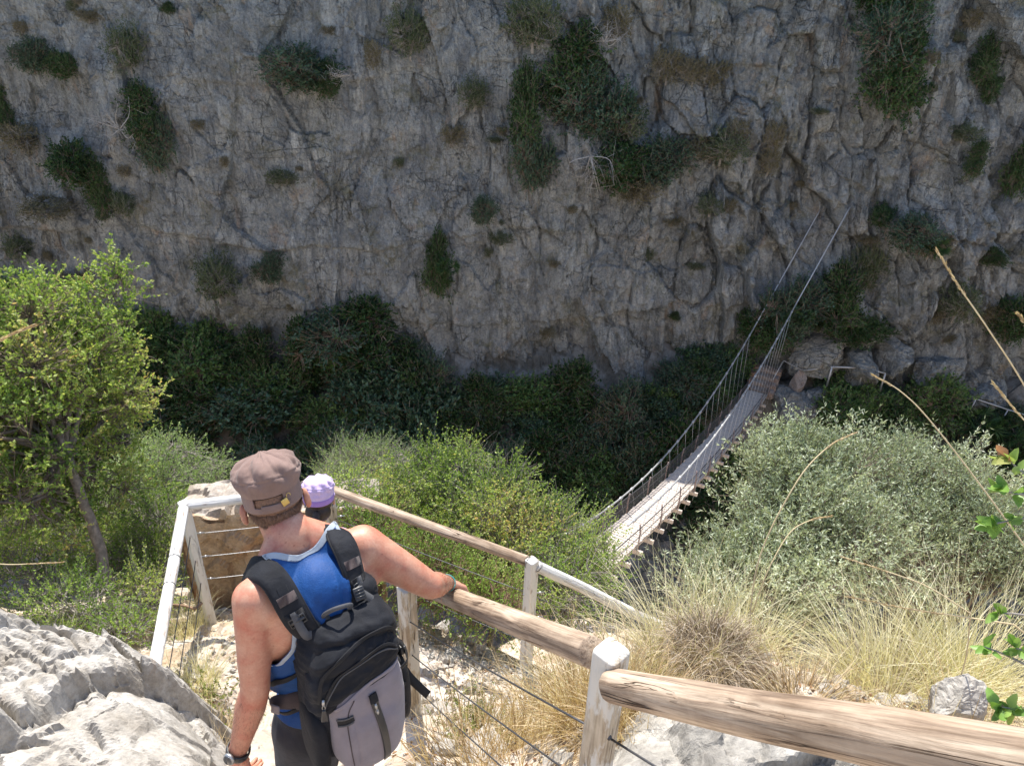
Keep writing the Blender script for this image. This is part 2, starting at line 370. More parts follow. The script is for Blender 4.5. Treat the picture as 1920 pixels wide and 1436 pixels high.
# ================= CLIFF =================
cx = axis([(-42, -24, .3), (-24, 24, .062), (24, 42, .3)]); cz = axis([(-21.5, -1, .06), (-1, 12, .35)])
U, W = np.meshgrid(cx, cz, indexing='ij')
ux = U+.9*fbm(U*.22, W*.16, 0, 3, 21)+.10*fbm(U*2.1, W*1.1, 0, 3, 22); uz = W+.9*fbm(U*.25+7, W*.25, 0, 4, 23)+.3*fbm(U*.9, W*.9, 3, 3, 24)
right = 1/(1+np.exp(-(U-5)/2.)); left = 1/(1+np.exp((U+9)/2.5))
D = 1.5*fbm(U*.07, W*.05, 0, 3, 31) + .8*fbm(U*.22, W*.12, 0, 4, 32)
f0, e0 = facets(ux*.28, uz*.16, 41, .8); f1, e1 = facets(ux*.75+uz*.12, uz*.30, 42, .8); f2, e2 = facets(ux*1.9, uz*.7, 43, .8); f3, e3 = facets(ux*4.2, uz*1.9, 44, .9)
f4, e4 = facets(ux*9, uz*5.5, 45, .9)
ribs = ridged(ux*.9, uz*.10, 0, 4, 51)
calm = .45+.55*np.clip(.5+1.6*fbm(U*.11+3, W*.13, 0, 3, 91), 0, 1)+.35*right
hard = np.tanh(e1*9)
D += (.20+.15*right)*f0+((.13+.14*right)*f1+(.08+.09*right)*f2*np.tanh(e2*9))*calm+.05*ridged(ux*2.6, uz*.28, 0, 4, 63)+.03*ridged(ux*1.2+uz*.2, uz*2.2, 0, 3, 64)+(.045+.03*right)*f3*np.tanh(e3*8)+.018*f4 + (.0+.20*right+.08*left)*ribs*.6
D -= calm*((.07+.16*right)*np.exp(-e1*20)+(.03+.05*right)*np.exp(-e2*16)+.025*np.exp(-e3*9))
D += .05*fbm(U*3.5, W*3.5, 0, 5, 61)+.035*ridged(ux*5, uz*1.4, 0, 3, 62)*(.5+right)
# horizontal overhangs / bedding planes
for zb, amp, wd, s in ((-10.9, .55, .5, 1), (-4.4, .4, .4, 2), (-14.2, .5, .6, 3), (-7.6, .25, .3, 4)):
    zl = zb+.9*fbm(U*.12, 0*W, s*3., 3, 70+s)+.04*U
    D += amp*(.5+.5*fbm(U*.3, 0*W+s, 0, 3, 80+s))*np.tanh((W-zl)/.12)*np.exp(-np.maximum(0, W-zl)/ (wd*3))*np.where(W > zl, 1, 0.0)*.7
lean = .07*(W+12)                       # the wall leans back a little
# ledges that carry the shrubs
def ledge(u0, z0, w_, h_, amp): return amp*np.exp(-((U-u0)/w_)**2)*(np.exp(-np.maximum(0, z0-W)/h_)/(1+np.exp(-np.clip((z0+.35*fbm(U*.8, W*.8, 0, 3, int(abs(u0)*10))-W)/.38, -30, 30))))
for (u0, z0, w_, h_, amp) in ((-10.5, -2.6, 1.6, 1.5, .8), (2.3, -6.5, 3., 2.2, 1.1), (-15.5, -4.6, 1.6, 2, .8), (-18, -7.5, 2., 2, .8), (-12, -12.4, 2.2, 2, .6), (13.5, -13, 3.4, 1.5, 1.5), (17.5, -9.5, 2.4, 2, 1.), (14.8, -3.0, 1.6, 3, .9)):
    D += ledge(u0, z0, w_, h_, amp)
# the foot of the wall swells towards the gorge on the right, where the far path is cut
YW = 31.2+lean - D - .9*np.clip((U-12)/8, 0, 1)
CV = np.stack([U, YW, W], -1)
me = mesh_np(CV.reshape(-1, 3), grid_faces(len(cx), len(cz))[:, ::-1], False)
# top plateau so the wall is a solid block
cliff = link('cliff', me, None, M_CLIFF); tag(cliff, kind='structure')
top = []; tz = CV[:, -1, :]
mb = MB(); n = len(cx)
rows = np.concatenate([tz, tz+np.array([0, 12, 1.5]), tz+np.array([0, 40, 3.])]); k = np.arange(n-1)
mb.add(rows, np.concatenate([np.stack([k+r*n, k+1+r*n, k+1+(r+1)*n, k+(r+1)*n], 1) for r in range(2)])); 
o = mb.build('cliff_top_ground', M_SLOPE); tag(o, kind='structure')
def cliff_hit(u, v):
    """where the photo ray (u,v) meets the wall"""
    r = px(u, v, 1.); Yc = 30.
    for _ in range(12):
        p = r*(Yc/r[1]); i = np.clip(np.searchsorted(cx, p[0]), 1, len(cx)-1); j = np.clip(np.searchsorted(cz, p[2]), 1, len(cz)-1)
        Yc = .5*Yc+.5*YW[i, j]
    return r*(Yc/r[1])
# far path ledge and its retaining wall
def rock_block(name, c, size, seed, mat, rough=.25, sub=5, rot=0, flat=.0, freq=1.4, squash=None):
    """boulder: displaced subdivided ball with facet planes"""
    bm = bmesh.new(); bmesh.ops.create_icosphere(bm, subdivisions=sub, radius=1)
    v = np.array([x.co[:] for x in bm.verts]); f = np.array([[q.index for q in p.verts] for p in bm.faces]); bm.free()
    q = np.sign(v)*np.abs(v)**.6; q /= np.maximum(1e-6, np.linalg.norm(q, axis=1))[:, None]**.6
    r_ = random.Random(seed)
    for _ in range(13):                                   # cut by random planes => flat faces
        nn = nrm([r_.gauss(0, 1), r_.gauss(0, 1), r_.gauss(0, .7)]); dd = r_.uniform(.5, .8)
        h = q@nn; q = q - np.outer(np.maximum(0, h-dd), nn)*.92
    s = q*freq*2
    q = q*(1+rough*.5*fbm(s[:, 0]+seed, s[:, 1], s[:, 2], 5, seed))[:, None]
    q = q + rough*.10*vnoise(s[:, 0]*6, s[:, 1]*6, s[:, 2]*6, seed+3)[:, None]*v
    q = q*np.asarray(size)
    ca, sa = math.cos(rot), math.sin(rot); q = q@np.array([[ca, sa, 0], [-sa, ca, 0], [0, 0, 1]])
    o = link(name, mesh_np(q, f, False), None, mat); o.location = V(c); return o
# ================= TIMBER + METAL MATERIALS =================
def woodmat(name, dark, mid, light, axis_, paint=None, wear=.5):
    m, nt, b, o = newmat(name)
    # grain runs along the part: the parts carry 'rnd' = 0 and generated coords; use object coords rotated by axis
    tc = nt.nodes.new('ShaderNodeAttribute'); tc.attribute_name = 'lane'; tc.attribute_type = 'GEOMETRY'
    v = tc.outputs['Vector']
    mp = nt.nodes.new('ShaderNodeMapping'); mp.inputs['Scale'].default_value = (2.2, 42, 42); nt.links.new(v, mp.inputs[0]); g = noise(nt, mp.outputs[0], 1., 8, .62, .6)
    c = ramp(nt, [(.3, dark), (.47, mid), (.72, light)], g)
    mp0 = nt.nodes.new('ShaderNodeMapping'); mp0.inputs['Scale'].default_value = (7, 190, 190); nt.links.new(v, mp0.inputs[0]); g2 = noise(nt, mp0.outputs[0], 1., 5, .6, .3)
    c = mixc(nt, .8, c, ramp(nt, [(.32, (.5, .46, .43)), (.5, (.95, .95, .95)), (.7, (1.18, 1.18, 1.18))], g2), 'MULTIPLY')
    c = mixc(nt, .7, c, ramp(nt, [(.35, (.6, .55, .5)), (.6, (1.1, 1.1, 1.1))], noise(nt, v, 5., 6, .65)), 'MULTIPLY')
    mp2 = nt.nodes.new('ShaderNodeMapping'); mp2.inputs['Scale'].default_value = (1.1, 26, 26); nt.links.new(v, mp2.inputs[0]); cr = noise(nt, mp2.outputs[0], 1., 3, .5, 1.1)
    crk = ramp(nt, [(.485, (1, 1, 1)), (.497, (0, 0, 0)), (.503, (0, 0, 0)), (.515, (1, 1, 1))], cr)
    mp3 = nt.nodes.new('ShaderNodeMapping'); mp3.inputs['Scale'].default_value = (3, 9, 9); nt.links.new(v, mp3.inputs[0]); gate = ramp(nt, [(.45, (1, 1, 1)), (.58, (0, 0, 0))], noise(nt, mp3.outputs[0], 1., 3))
    mx = nt.nodes.new('ShaderNodeMath'); mx.operation = 'MAXIMUM'; nt.links.new(crk, mx.inputs[0]); nt.links.new(gate, mx.inputs[1])
    c = mixc(nt, 1., c, mixc(nt, mx.outputs[0], (.22, .15, .11), (1, 1, 1)), 'MULTIPLY')
    if paint:
        mp4 = nt.nodes.new('ShaderNodeMapping'); mp4.inputs['Scale'].default_value = (4, 14, 14); nt.links.new(v, mp4.inputs[0])
        pk = ramp(nt, [(wear-.03, (0, 0, 0)), (wear+.03, (1, 1, 1))], noise(nt, mp4.outputs[0], 1., 7, .65))
        c = mixc(nt, pk, c, paint)
    nt.links.new(c, b.inputs['Base Color']); b.inputs['Roughness'].default_value = .75; b.inputs['Specular IOR Level'].default_value = .25
    n1 = bump(nt, b, g, .6, .005); n2 = bump(nt, b, g2, .5, .0018, n1); bump(nt, b, mx.outputs[0], 1., .008, n2)
    return m
M_RAIL = woodmat('weathered_timber', (.15, .105, .075), (.38, .285, .205), (.60, .49, .375), 0)
M_RAILW = woodmat('worn_white_painted_timber', (.30, .24, .19), (.52, .45, .39), (.66, .60, .54), 0, (.66, .645, .61), .42)
M_POST = woodmat('pale_post_timber', (.36, .29, .2), (.52, .44, .33), (.62, .54, .42), 0, (.60, .575, .52), .50)
M_STEEL = simple('galvanised_steel', (.42, .42, .42), .42, .2, 80, .1, .0006, .5, .85)
M_WIRE = simple('dark_wire_rope', (.10, .10, .105), .5, .3, 200, .3, .0006, .5, .6)
def set_lane(me, a, b):
    """store along/across coordinates for the wood grain"""
    n = len(me.vertices); co = np.zeros(n*3, np.float32); me.vertices.foreach_get('co', co); co = co.reshape(-1, 3)
    d = nrm(np.array(b)-np.array(a)); ref = np.array([0, 0, 1.]) if abs(d[2]) < .9 else np.array([1., 0, 0]); u = nrm(np.cross(d, ref)); w_ = np.cross(d, u)
    sh = rng.random(3)*20
    L = np.stack([co@d, co@u, co@w_], 1)+sh
    at = me.attributes.new('lane', 'FLOAT_VECTOR', 'POINT'); at.data.foreach_set('vector', L.astype(np.float32).ravel())
def timber(name, a, b, r, mat, parent, sides=8, seg=26, wob=.003, square=False, seed=0, round_=True):
    a = np.asarray(a, float); b = np.asarray(b, float); d = b-a; L = np.linalg.norm(d); d = d/L
    ref = np.array([0, 0, 1.]) if abs(d[2]) < .9 else np.array([math.sin(.78+seed*0), math.cos(.78), 0.])
    u = nrm(np.cross(d, ref)); w_ = np.cross(u, d)
    n = 40; an = np.arange(n)/n*2*math.pi
    if square:      # square section with eased corners
        k = 6.; rr = (np.abs(np.cos(an))**k+np.abs(np.sin(an))**k)**(-1/k)
    else:
        an8 = (an+math.pi/8) % (math.pi/4)-math.pi/8
        rr = .55*1.0+.45*(math.cos(math.pi/8)*1.04/np.cos(an8))
    ts = np.concatenate([[0, 0, .004/L], np.linspace(.01/L, 1-.01/L, seg), [1-.004/L, 1, 1]]); vs = []
    for i, t in enumerate(ts):
        e = {0: 0., 1: .93, 2: .985, len(ts)-3: .985, len(ts)-2: .93, len(ts)-1: 0.}.get(i, 1.)
        w1 = wob*np.array([vnoise(t*L*2.3, seed*3.1, 0), vnoise(t*L*2.3, seed*3.1+9, 5)])
        R_ = r*e*rr*(1+(0 if square else .05)*vnoise(np.cos(an)*1.5+seed, np.sin(an)*1.5, t*L*2)+(.006 if square else .018)*vnoise(np.cos(an)*6+seed, np.sin(an)*6, t*L*6)-(0 if square else .10)*np.exp(-((np.sin(an-1.1-seed-.5*vnoise(t*L*1.5, seed, 3))/.07)**2))*max(0, vnoise(t*L*1.3, seed*2., 7)+.35))
        vs.append(a+d*(t*L)+np.outer(R_*np.cos(an)+w1[0], u)+np.outer(R_*np.sin(an)+w1[1], w_))
    vs = np.concatenate(vs); k = np.arange(n); k2 = (k+1) % n
    f = np.concatenate([np.stack([i*n+k, i*n+k2, (i+1)*n+k2, (i+1)*n+k], 1) for i in range(len(ts)-1)])
    o_ = np.array(off(parent)); me = mesh_np(vs-o_, f, True); set_lane(me, a-o_, b-o_)
    return link(name, me, parent, mat)
def cable(name, a, b, parent, r=.0026, sag=.01, mat=None):
    a = np.asarray(a, float); b = np.asarray(b, float); t = np.linspace(0, 1, 9)[:, None]
    p = a+(b-a)*t; p[:, 2] -= (4*t*(1-t)*sag)[:, 0]
    mb = MB(); mb.tube(p, r, 6); return mb.build(name, mat or M_WIRE, parent)
def post(top, base_z, w_, parent, mat, seed=0, over=.0):
    t = np.array(top, float); t[2] += over; b = t.copy(); b[2] = base_z
    return timber('post', b, t, w_/2*1.05, mat, parent, square=True, seg=20, wob=.001, seed=seed)
DZ = (.27, .50, .73)
# ---------- near handrail going down beside the steps
P2 = px(1146, 1230, 1.735); P3 = P2+np.array([-.745, 1.29, -1.03]); E2 = px(1920, 1442, .77)
dA = nrm(E2-px(1150, 1283, 1.71)); P0 = px(1150, 1283, 1.71)
rail1 = empty('handrail', (0, .0, -2.4), 'thick weathered timber handrail on posts beside the man, sloping down from the foreground', 'railing')
timber('rail', P0+dA*.0, P0+dA*1.75, .037, M_RAIL, rail1, seed=1, seg=60)
PL = px(1112, 1221, 1.76); HL = px(868, 1127, 2.72); dB = nrm(HL-PL)
timber('rail', PL+dB*0.005, PL+dB*1.99, .0365, M_RAIL, rail1, seed=2, seg=60)
P3 = PL+dB*1.96
post(P2+np.array([0, 0, .018]), gz(P2[0], P2[1])-.15, .064, rail1, M_POST, 3)
post(P3+np.array([0, .0, -.045]), gz(P3[0], P3[1])-.15, .07, rail1, M_POST, 4)
far_end = P2+np.array([.62, -.75, .42])*1.4
for dz in DZ:
    down = np.array([0, 0, -dz]); cable('cable', P2+down, P3+down, rail1, .0032, .012); cable('cable', P2+down, far_end+down, rail1, .0032, .012)
for p in (P2, P3):
    for dz in DZ:
        mb = MB(); c_ = p+np.array([0, 0, -dz]); mb.tube([c_-dB*.047, c_+dB*.047], .0065, 8); mb.build('bolt', M_WIRE, rail1)
# ---------- landing guard rail: left side, back and right side, then on down to the bridge
P1 = px(345, 948, 5.6); CC = px(616, 917, 5.75); P4 = px(997, 1056, 4.95); RE = px(288, 1262, 4.3)
P5 = px(1290, 1199, 5.85); P6 = px(1575, 1283, 6.5)
rail2 = empty('landing_guard_rail', (0, 3.8, -4.5), 'long white painted guard rail round the lower landing, bare grey timber on its right side', 'railing')
rr_ = .037
def seg_(a, b, mat, s, ga=.036, gb=.036, r=rr_):
    d = nrm(b-a); timber('rail', a+d*ga, b-d*gb, r, mat, rail2, seed=s, seg=40)
seg_(RE, P1, M_RAILW, 5, 0); seg_(P1, CC, M_RAILW, 6); seg_(CC, P4, M_RAIL, 7); seg_(P4, P5, M_RAILW, 8); seg_(P5, P6, M_RAILW, 9)
pts2 = [P1, CC, P4, P5, P6]
for i, p in enumerate(pts2): post(p+np.array([0, 0, .03]), gz(p[0], p[1])-.25, .068, rail2, M_RAILW if i in (0, 2) else M_POST, 10+i)
pL = RE+(P1-RE)*.02; post(pL+np.array([0, 0, -.03]), gz(pL[0], pL[1])-.25, .068, rail2, M_RAILW, 20)
for a, b in ((P1, CC), (CC, P4), (P4, P5), (P5, P6), (pL, P1)):
    for dz in DZ: cable('cable', a+np.array([0, 0, -dz]), b+np.array([0, 0, -dz]), rail2, .0032, .01, M_STEEL if a is P1 else None)
for p in pts2:
    for dz in DZ:
        mb = MB(); c_ = p+np.array([0, 0, -dz]); d = nrm(CC-P1)
        mb.tube([c_-d*.047, c_-d*.038, c_+d*.06, c_+d*.062, c_+d*.075, c_+d*.078, c_+d*.1], [.009, .006, .006, .009, .009, .004, .004], 8); mb.build('bolt', M_STEEL, rail2)
for a, b, t in ((RE, P1, .62), (RE, P1, .45), (P4, P5, .03), (CC, P4, .985)):                # wire ties round the beams
    c_ = a+(b-a)*t; d = nrm(b-a); u = nrm(np.cross(d, [0, 0, 1.])); w_ = np.cross(u, d); an = np.linspace(0, 2*math.pi, 25)
    mb = MB(); mb.tube(c_+np.outer(np.cos(an)*.0395, u)+np.outer(np.sin(an)*.0395, w_)+np.outer(np.sin(an)*.006, d), .002, 5, cap=False); mb.build('wire_tie', M_WIRE, rail2)
# ================= STEPS =================
M_STEP = simple('worn_step_stone', (.47, .40, .32), .92, .25, 9, .9, .012, .1)
def slab(c, L, Wd, H, rot, seed, lab, mat=None, name='stone_step', cat='step', grp='rough stone steps down to the landing'):
    bm = bmesh.new(); bmesh.ops.create_cube(bm, size=2); bmesh.ops.subdivide_edges(bm, edges=bm.edges[:], cuts=22, use_grid_fill=True)
    v = np.array([x.co[:] for x in bm.verts]); f = np.array([[q.index for q in p.verts] for p in bm.faces]); bm.free()
    q = v/np.maximum(1, (np.abs(v)**9).sum(1)**(1/9))[:, None]
    q = q*np.array([L/2, Wd/2, H/2]); h, e = facets(q[:, 0]*7+seed, q[:, 1]*7+q[:, 2]*5, seed)
    q = q+v*(.016*h+.02*fbm(q[:, 0]*5+seed, q[:, 1]*5, q[:, 2]*5, 4, seed))[:, None]
    ca, sa = math.cos(rot), math.sin(rot); q = q@np.array([[ca, sa, 0], [-sa, ca, 0], [0, 0, 1]])
    o = link(name, mesh_np(q, f, False), None, mat or M_STEP); o.location = V(c); tag(o, lab, cat, grp); return o
st = [((-.30, .62, -2.06), 'behind the railing post nearest the camera'), ((-.62, 1.15, -2.56), 'just above the man with the backpack'), ((-.72, 1.62, -3.0), 'under the feet of the man with the backpack'), ((-.80, 2.02, -3.34), 'one step below the man'), ((-.92, 2.42, -3.75), 'two steps below the man'), ((-1.05, 2.82, -4.15), 'last step above the landing')]
for i, (c, wh) in enumerate(st):
    slab(np.array(c)+np.array([0, 0, -.06]), 1.0, .36, .2, -.5+.1*math.sin(i*2.), 200+i, 'rough pale stone step '+wh)
# the man stands on level ground cut for his feet
# ================= ROCKS =================
def heightrock(name, pts, bounds, step, seed, mat, lab, flute=None, base=-5.2, amp=1.):
    Zf = rbf([tuple(p) for p in pts], 2e-3)
    xs_ = np.arange(bounds[0], bounds[1], step); ys_ = np.arange(bounds[2], bounds[3], step); A, B = np.meshgrid(xs_, ys_, indexing='ij')
    z = Zf(A, B); wx = A+.12*fbm(A*2.5, B*2.5, 0, 3, seed); wy = B+.12*fbm(A*2.5+5, B*2.5, 0, 3, seed+1)
    f1, e1 = facets(wx*2.2, wy*2.2, seed+2, .7); f2, e2 = facets(wx*6, wy*6, seed+3, .8)
    z = z+amp*(.10*f1*np.minimum(1, e1*14)+.030*f2*np.minimum(1, e2*12)-.05*np.exp(-e1*25)+.02*fbm(A*9, B*9, 0, 4, seed+5))
    if flute is not None:
        d = np.array(flute); s = A*d[0]+B*d[1]; t = -A*d[1]+B*d[0]
        ph = s*125+9*f1+5*fbm(A*1.2, B*1.2, 0, 3, seed+7)*2+1.6*fbm(t*6, s*14, 0, 2, seed+8); g = .5+.5*np.clip(3*fbm(A*1.7+9, B*1.7, 0, 2, seed+9)+.35, -1, 1)
        z = z-.045*g*(1-np.abs(np.sin(ph*.5)))**1.3-.02*np.exp(-e1*22)
        z = z+.010*ridged(s*26, t*5, 0, 3, seed+10)
    edge = np.maximum.reduce([bounds[0]+.1-A, A-bounds[1]+.1+step, bounds[2]+.1-B, B-bounds[3]+.1+step]); z = np.where(edge > 0, np.minimum(z, base+0*z+(.1-edge)*2), z)
    z = np.maximum(z, base)
    o = link(name, mesh_np(np.stack([A, B, z], -1).reshape(-1, 3)-np.array([0, 0, 0]), grid_faces(len(xs_), len(ys_)), False), None, mat); tag(o, lab, 'rock'); return o
sil = [px(-150, 1150, 3.9), px(0, 1152, 3.75), px(100, 1152, 3.7), px(180, 1185, 3.6), px(250, 1245, 3.45), px(298, 1300, 3.3), px(332, 1362, 3.2), px(372, 1432, 3.05)]
inn = [px(0, 1300, 3.1), px(120, 1300, 3.08), px(230, 1350, 3.0), px(150, 1420, 2.75), px(320, 1425, 2.9), px(0, 1430, 2.6), px(-200, 1300, 3.0), px(250, 1500, 2.6), px(390, 1500, 2.8), px(60, 1220, 3.4), px(190, 1270, 3.2)]
outp = []
for p in sil:
    d = nrm([p[0]*.2+.25, p[1], 0]); outp += [p+d*.18+np.array([.04, 0, -.35]), p+d*.4+np.array([.08, 0, -.9])]
big = heightrock('boulder', sil+inn+outp+[np.array([-1.0, 1.3, -3.0]), np.array([-.9, 1.8, -3.7]), np.array([-2.5, .8, -2.1])], (-4.2, -.72, .7, 3.75), .0125, 300, M_PALE, 'huge pale grooved limestone rock filling the lower left corner', flute=nrm([.55, .83]), base=-5.0)
rs = [px(1150, 1436, 2.5), px(1175, 1400, 2.6), px(1240, 1345, 2.75), px(1330, 1340, 2.75), px(1450, 1360, 2.7), px(1300, 1430, 2.4), px(1450, 1436, 2.4), px(1600, 1450, 2.3), px(1650, 1390, 2.5), px(1400, 1500, 2.1)]
ro = [p+np.array([-.02, .22, -.32]) for p in rs[1:5]]+[p+np.array([-.25, .0, -.4]) for p in rs[:3]]+[np.array([1.6, 1.6, -2.5]), np.array([1.5, 2.1, -3.0]), np.array([.5, .9, -2.3])]
heightrock('boulder', rs+ro, (.22, 1.6, .75, 2.25), .011, 340, M_GREY, 'grey pitted limestone boulder under the handrail at the bottom right', base=-3.6, amp=.9)
def ground_hit(u, v):
    r = px(u, v, 1.); t = 1.6
    while t < 12:
        p = r*t
        if p[2] < float(TZ(p[0], p[1]))+.02: return p
        t += .03
    return r*t
def rk(u, v, d, size, seed, lab, mat=M_PALE, rot=0, sink=.3, grp=None, sub=5, name='rock', rough=.25):
    p = ground_hit(u, v) if seed != 21 else px(u, v, d); o = rock_block(name, p+np.array([0, 0, -size[2]*sink]), size, seed, mat, rot=rot, sub=sub, rough=rough); tag(o, lab, 'rock', grp); return o
rk(1790, 1305, 3.15, (.12, .10, .22), 21, 'white rock in the dry grass above the foreground rail at right')
rk(1735, 1325, 3.1, (.16, .12, .08), 22, 'low flat white rock beside the whitest rock at right', sink=.6)
rk(1560, 1330, 3.15, (.24, .12, .07), 23, 'broken white stones edging the bank behind the rail', sink=.5)
G_ = 'pale stones beside the steps'
rk(985, 1275, 3.9, (.13, .11, .06), 24, 'blocky pale stone in the middle between the two posts, under the green plant', rot=.4, grp=G_)
rk(960, 1345, 3.6, (.26, .17, .08), 25, 'widest flat white slab under the wire cables', rot=.2, sink=.7, grp=G_)
rk(850, 1235, 4.3, (.14, .10, .05), 26, 'white stone left of the green herb behind the cables', rot=.9, grp=G_)
rk(830, 1170, 4.75, (.16, .12, .09), 27, 'grey shaded stone below the hand on the rail', M_GREY, rot=.3, sink=.5, grp=G_)
rk(905, 1400, 3.35, (.18, .12, .06), 28, 'white slab at the bottom centre edge', rot=1.2, sink=.5, grp=G_)
rk(1075, 1400, 3.1, (.10, .09, .07), 29, 'small white stone just left of the big post', rot=.2, grp=G_)
rk(790, 1345, 3.9, (.2, .15, .07), 30, 'flat stone lying right of the backpack bottom', rot=.2, sink=.6, grp=G_)
rk(1400, 1225, 4.2, (.12, .1, .08), 33, 'broken pale stone between the two grass tussocks', M_GREY)
rk(1470, 1200, 4.6, (.22, .12, .12), 34, 'pinkish rock in the gap behind the grass tussocks', M_GREY)
# earthen block of old wall at the back of the landing
M_EARTH = rockmat('packed_earth_wall', (.32, .21, .13), (.54, .40, .27), (.70, .58, .45), (.38, .25, .15), 3.5, (1, 1, .5), .9, (.42, .22, .10), .5)
M_RUB = rockmat('crumbled_mortar', (.30, .24, .19), (.48, .42, .36), (.62, .57, .52), (.3, .25, .2), 6, (1, 1, 1), .9)
def wallblock():
    a = px(358, 1085, 6.55); b = px(560, 1065, 6.6); t1 = px(350, 985, 6.3); H = .62
    d = nrm((b-a)*[1, 1, 0]); nn = np.array([-d[1], d[0], 0])     # away from the camera
    L = 1.6; base = a.copy(); base[2] = -4.75
    xs_ = np.linspace(0, 1, 60); pr = []
    # cross-section: front face up, top back, rear face down
    sec = [(0, -1.1), (0, -.5), (0, 0)]+[(.0, h) for h in np.linspace(.05, H, 24)]+[(w_, H) for w_ in np.linspace(.03, .42, 18)]+[(.42, h) for h in np.linspace(H-.05, -1.1, 12)]
    vs = []
    for x in xs_:
        for (w_, h) in sec: vs.append(base+d*(x*L)+nn*w_+np.array([0, 0, h]))
    vs = np.array(vs); lx = (vs-base)@d; ly = (vs-base)@nn; lz = vs[:, 2]-base[2]
    am = .04*fbm(lx*4, lz*4, ly*4, 5, 5)+.03*facets(lx*6, lz*6+ly*6, 66)[0]
    vs = vs-nn*(am*(lz < H-.02))[:, None]+np.array([0, 0, 1])*(am*1.2*(lz > H-.08))[:, None]
    n = len(sec); f = grid_faces(60, n); mi = ((f % n).min(1) > 26).astype(int)
    k = [[j, j+1, 0] for j in range(1, n-1)]
    me = mesh_np(vs-a, [f, np.array([[0, j, j+1] for j in range(1, n-1)]+[[59*n, 59*n+j+1, 59*n+j] for j in range(1, n-1)])], False)
    pi = np.concatenate([mi, np.zeros(2*(n-2), int)]); me.polygons.foreach_set('material_index', pi.astype(np.int32))
    o = link('earth_wall', me, None, [M_EARTH, M_RUB]); o.location = V(a); tag(o, 'crumbling block of orange packed earth topped with loose mortar, behind the wires of the landing', 'wall')
    s = rock_block('cap_stone', base+d*.52+nn*.12+np.array([0, 0, H-.02]), (.13, .1, .085), 77, M_PALE, rough=.2); s.location -= V(a) ; s.parent = o; s['label'] = 'smooth white stone set in the top'
wallblock()
M_STICK = simple('dead_wood', (.26, .17, .11), .9, .3, 40, .6, .004)
mb = MB(); q = spline([px(320, 1133, 5.9), px(345, 1135, 5.88), px(365, 1140, 5.85), px(378, 1130, 5.9)], 14); o_ = q[0]; mb.tube(q, np.linspace(.008, .014, 14), 7); o = mb.build('dead_branch', M_STICK); tag(o, 'short dead stick lying at the foot of the white post', 'stick')
# ================= SUSPENSION BRIDGE =================
M_DECK = simple('bridge_planks', (.56, .49, .43), .85, .16, 14, .4, .006, .15)
M_CBL = simple('bridge_cable_steel', (.50, .50, .50), .45, .15, 60, .1, .001, .5, .5)
M_POSTB = simple('bridge_post_metal', (.26, .20, .19), .6, .2, 40, .2, .001)
A_ = px(1180, 998, 18.4); B_ = px(1422, 733, 33.5)
hd = (B_-A_)*[1, 1, 0]; Lh = np.linalg.norm(hd); hd = hd/Lh; sdv = np.array([hd[1], -hd[0], 0])    # right-hand side
WD = .42
def on_plane(u, v, offs):
    """sight line (u,v) meets the upright plane that runs along the bridge at sideways offset offs -> (s, z)"""
    r = px(u, v, 1.); n = sdv; t = ((A_+sdv*offs)@n)/(r@n); p = r*t; return (p-A_)@hd, p[2]
_dk = sorted(on_plane(u, v, 0.) for u, v in ((1180, 997), (1239, 940), (1290, 888), (1331, 848), (1393, 775), (1421, 735)))
_ds = np.array([a for a, b in _dk]); _dz = np.array([b for a, b in _dk]); _pc = np.polyfit(_ds, _dz, 2)
def deckp(s):
    q = A_+hd*s; q[2] = np.polyval(_pc, s); return q
br = empty('suspension_bridge', deckp(Lh), 'narrow wooden suspension footbridge hanging on steel cables across the gorge', 'bridge')
s0, s1 = -2.6, Lh
def wpt(s, side, h, out=0): return deckp(s)+sdv*side*(WD+out)+np.array([0, 0, h])
ss = np.linspace(s0, s1, 60)
for k in range(2):                       # stringers
    mb = MB()
    mb.tube(np.array([wpt(s, 1 if k else -1, -.085, -.06) for s in ss]), .05, 4, tw=math.pi/4); mb.build('stringer', M_DECK, br)
# planks laid lengthways in runs with cross joints: one deck part, boards across
mb = MB(); s = s0; i = 0
while s < s1:
    d = nrm(deckp(s+.05)-deckp(s)); up = nrm(np.cross(sdv, d)); ax = np.array([d, -sdv, up])
    gap = .012 if i % 7 else .03
    mb.box(deckp(s)+up*(.0+.003*((i*7) % 3)), ax, (.075-gap/2, WD-.012+.006*((i*5) % 4), .02), .003, a=((i*37) % 11)/11.); s += .15; i += 1
deck = mb.build('deck', M_DECK, br, smooth=False)
s = s0+.3; i = 0
while s < s1-.3:
    d = nrm(deckp(s+.05)-deckp(s)); up = nrm(np.cross(sdv, d)); mb = MB()
    mb.box(deckp(s)-up*.19, np.array([d, -sdv, up]), (.05, WD+.14, .05), .006); mb.build('cross_beam', M_DECK, br, smooth=False); s += .86; i += 1
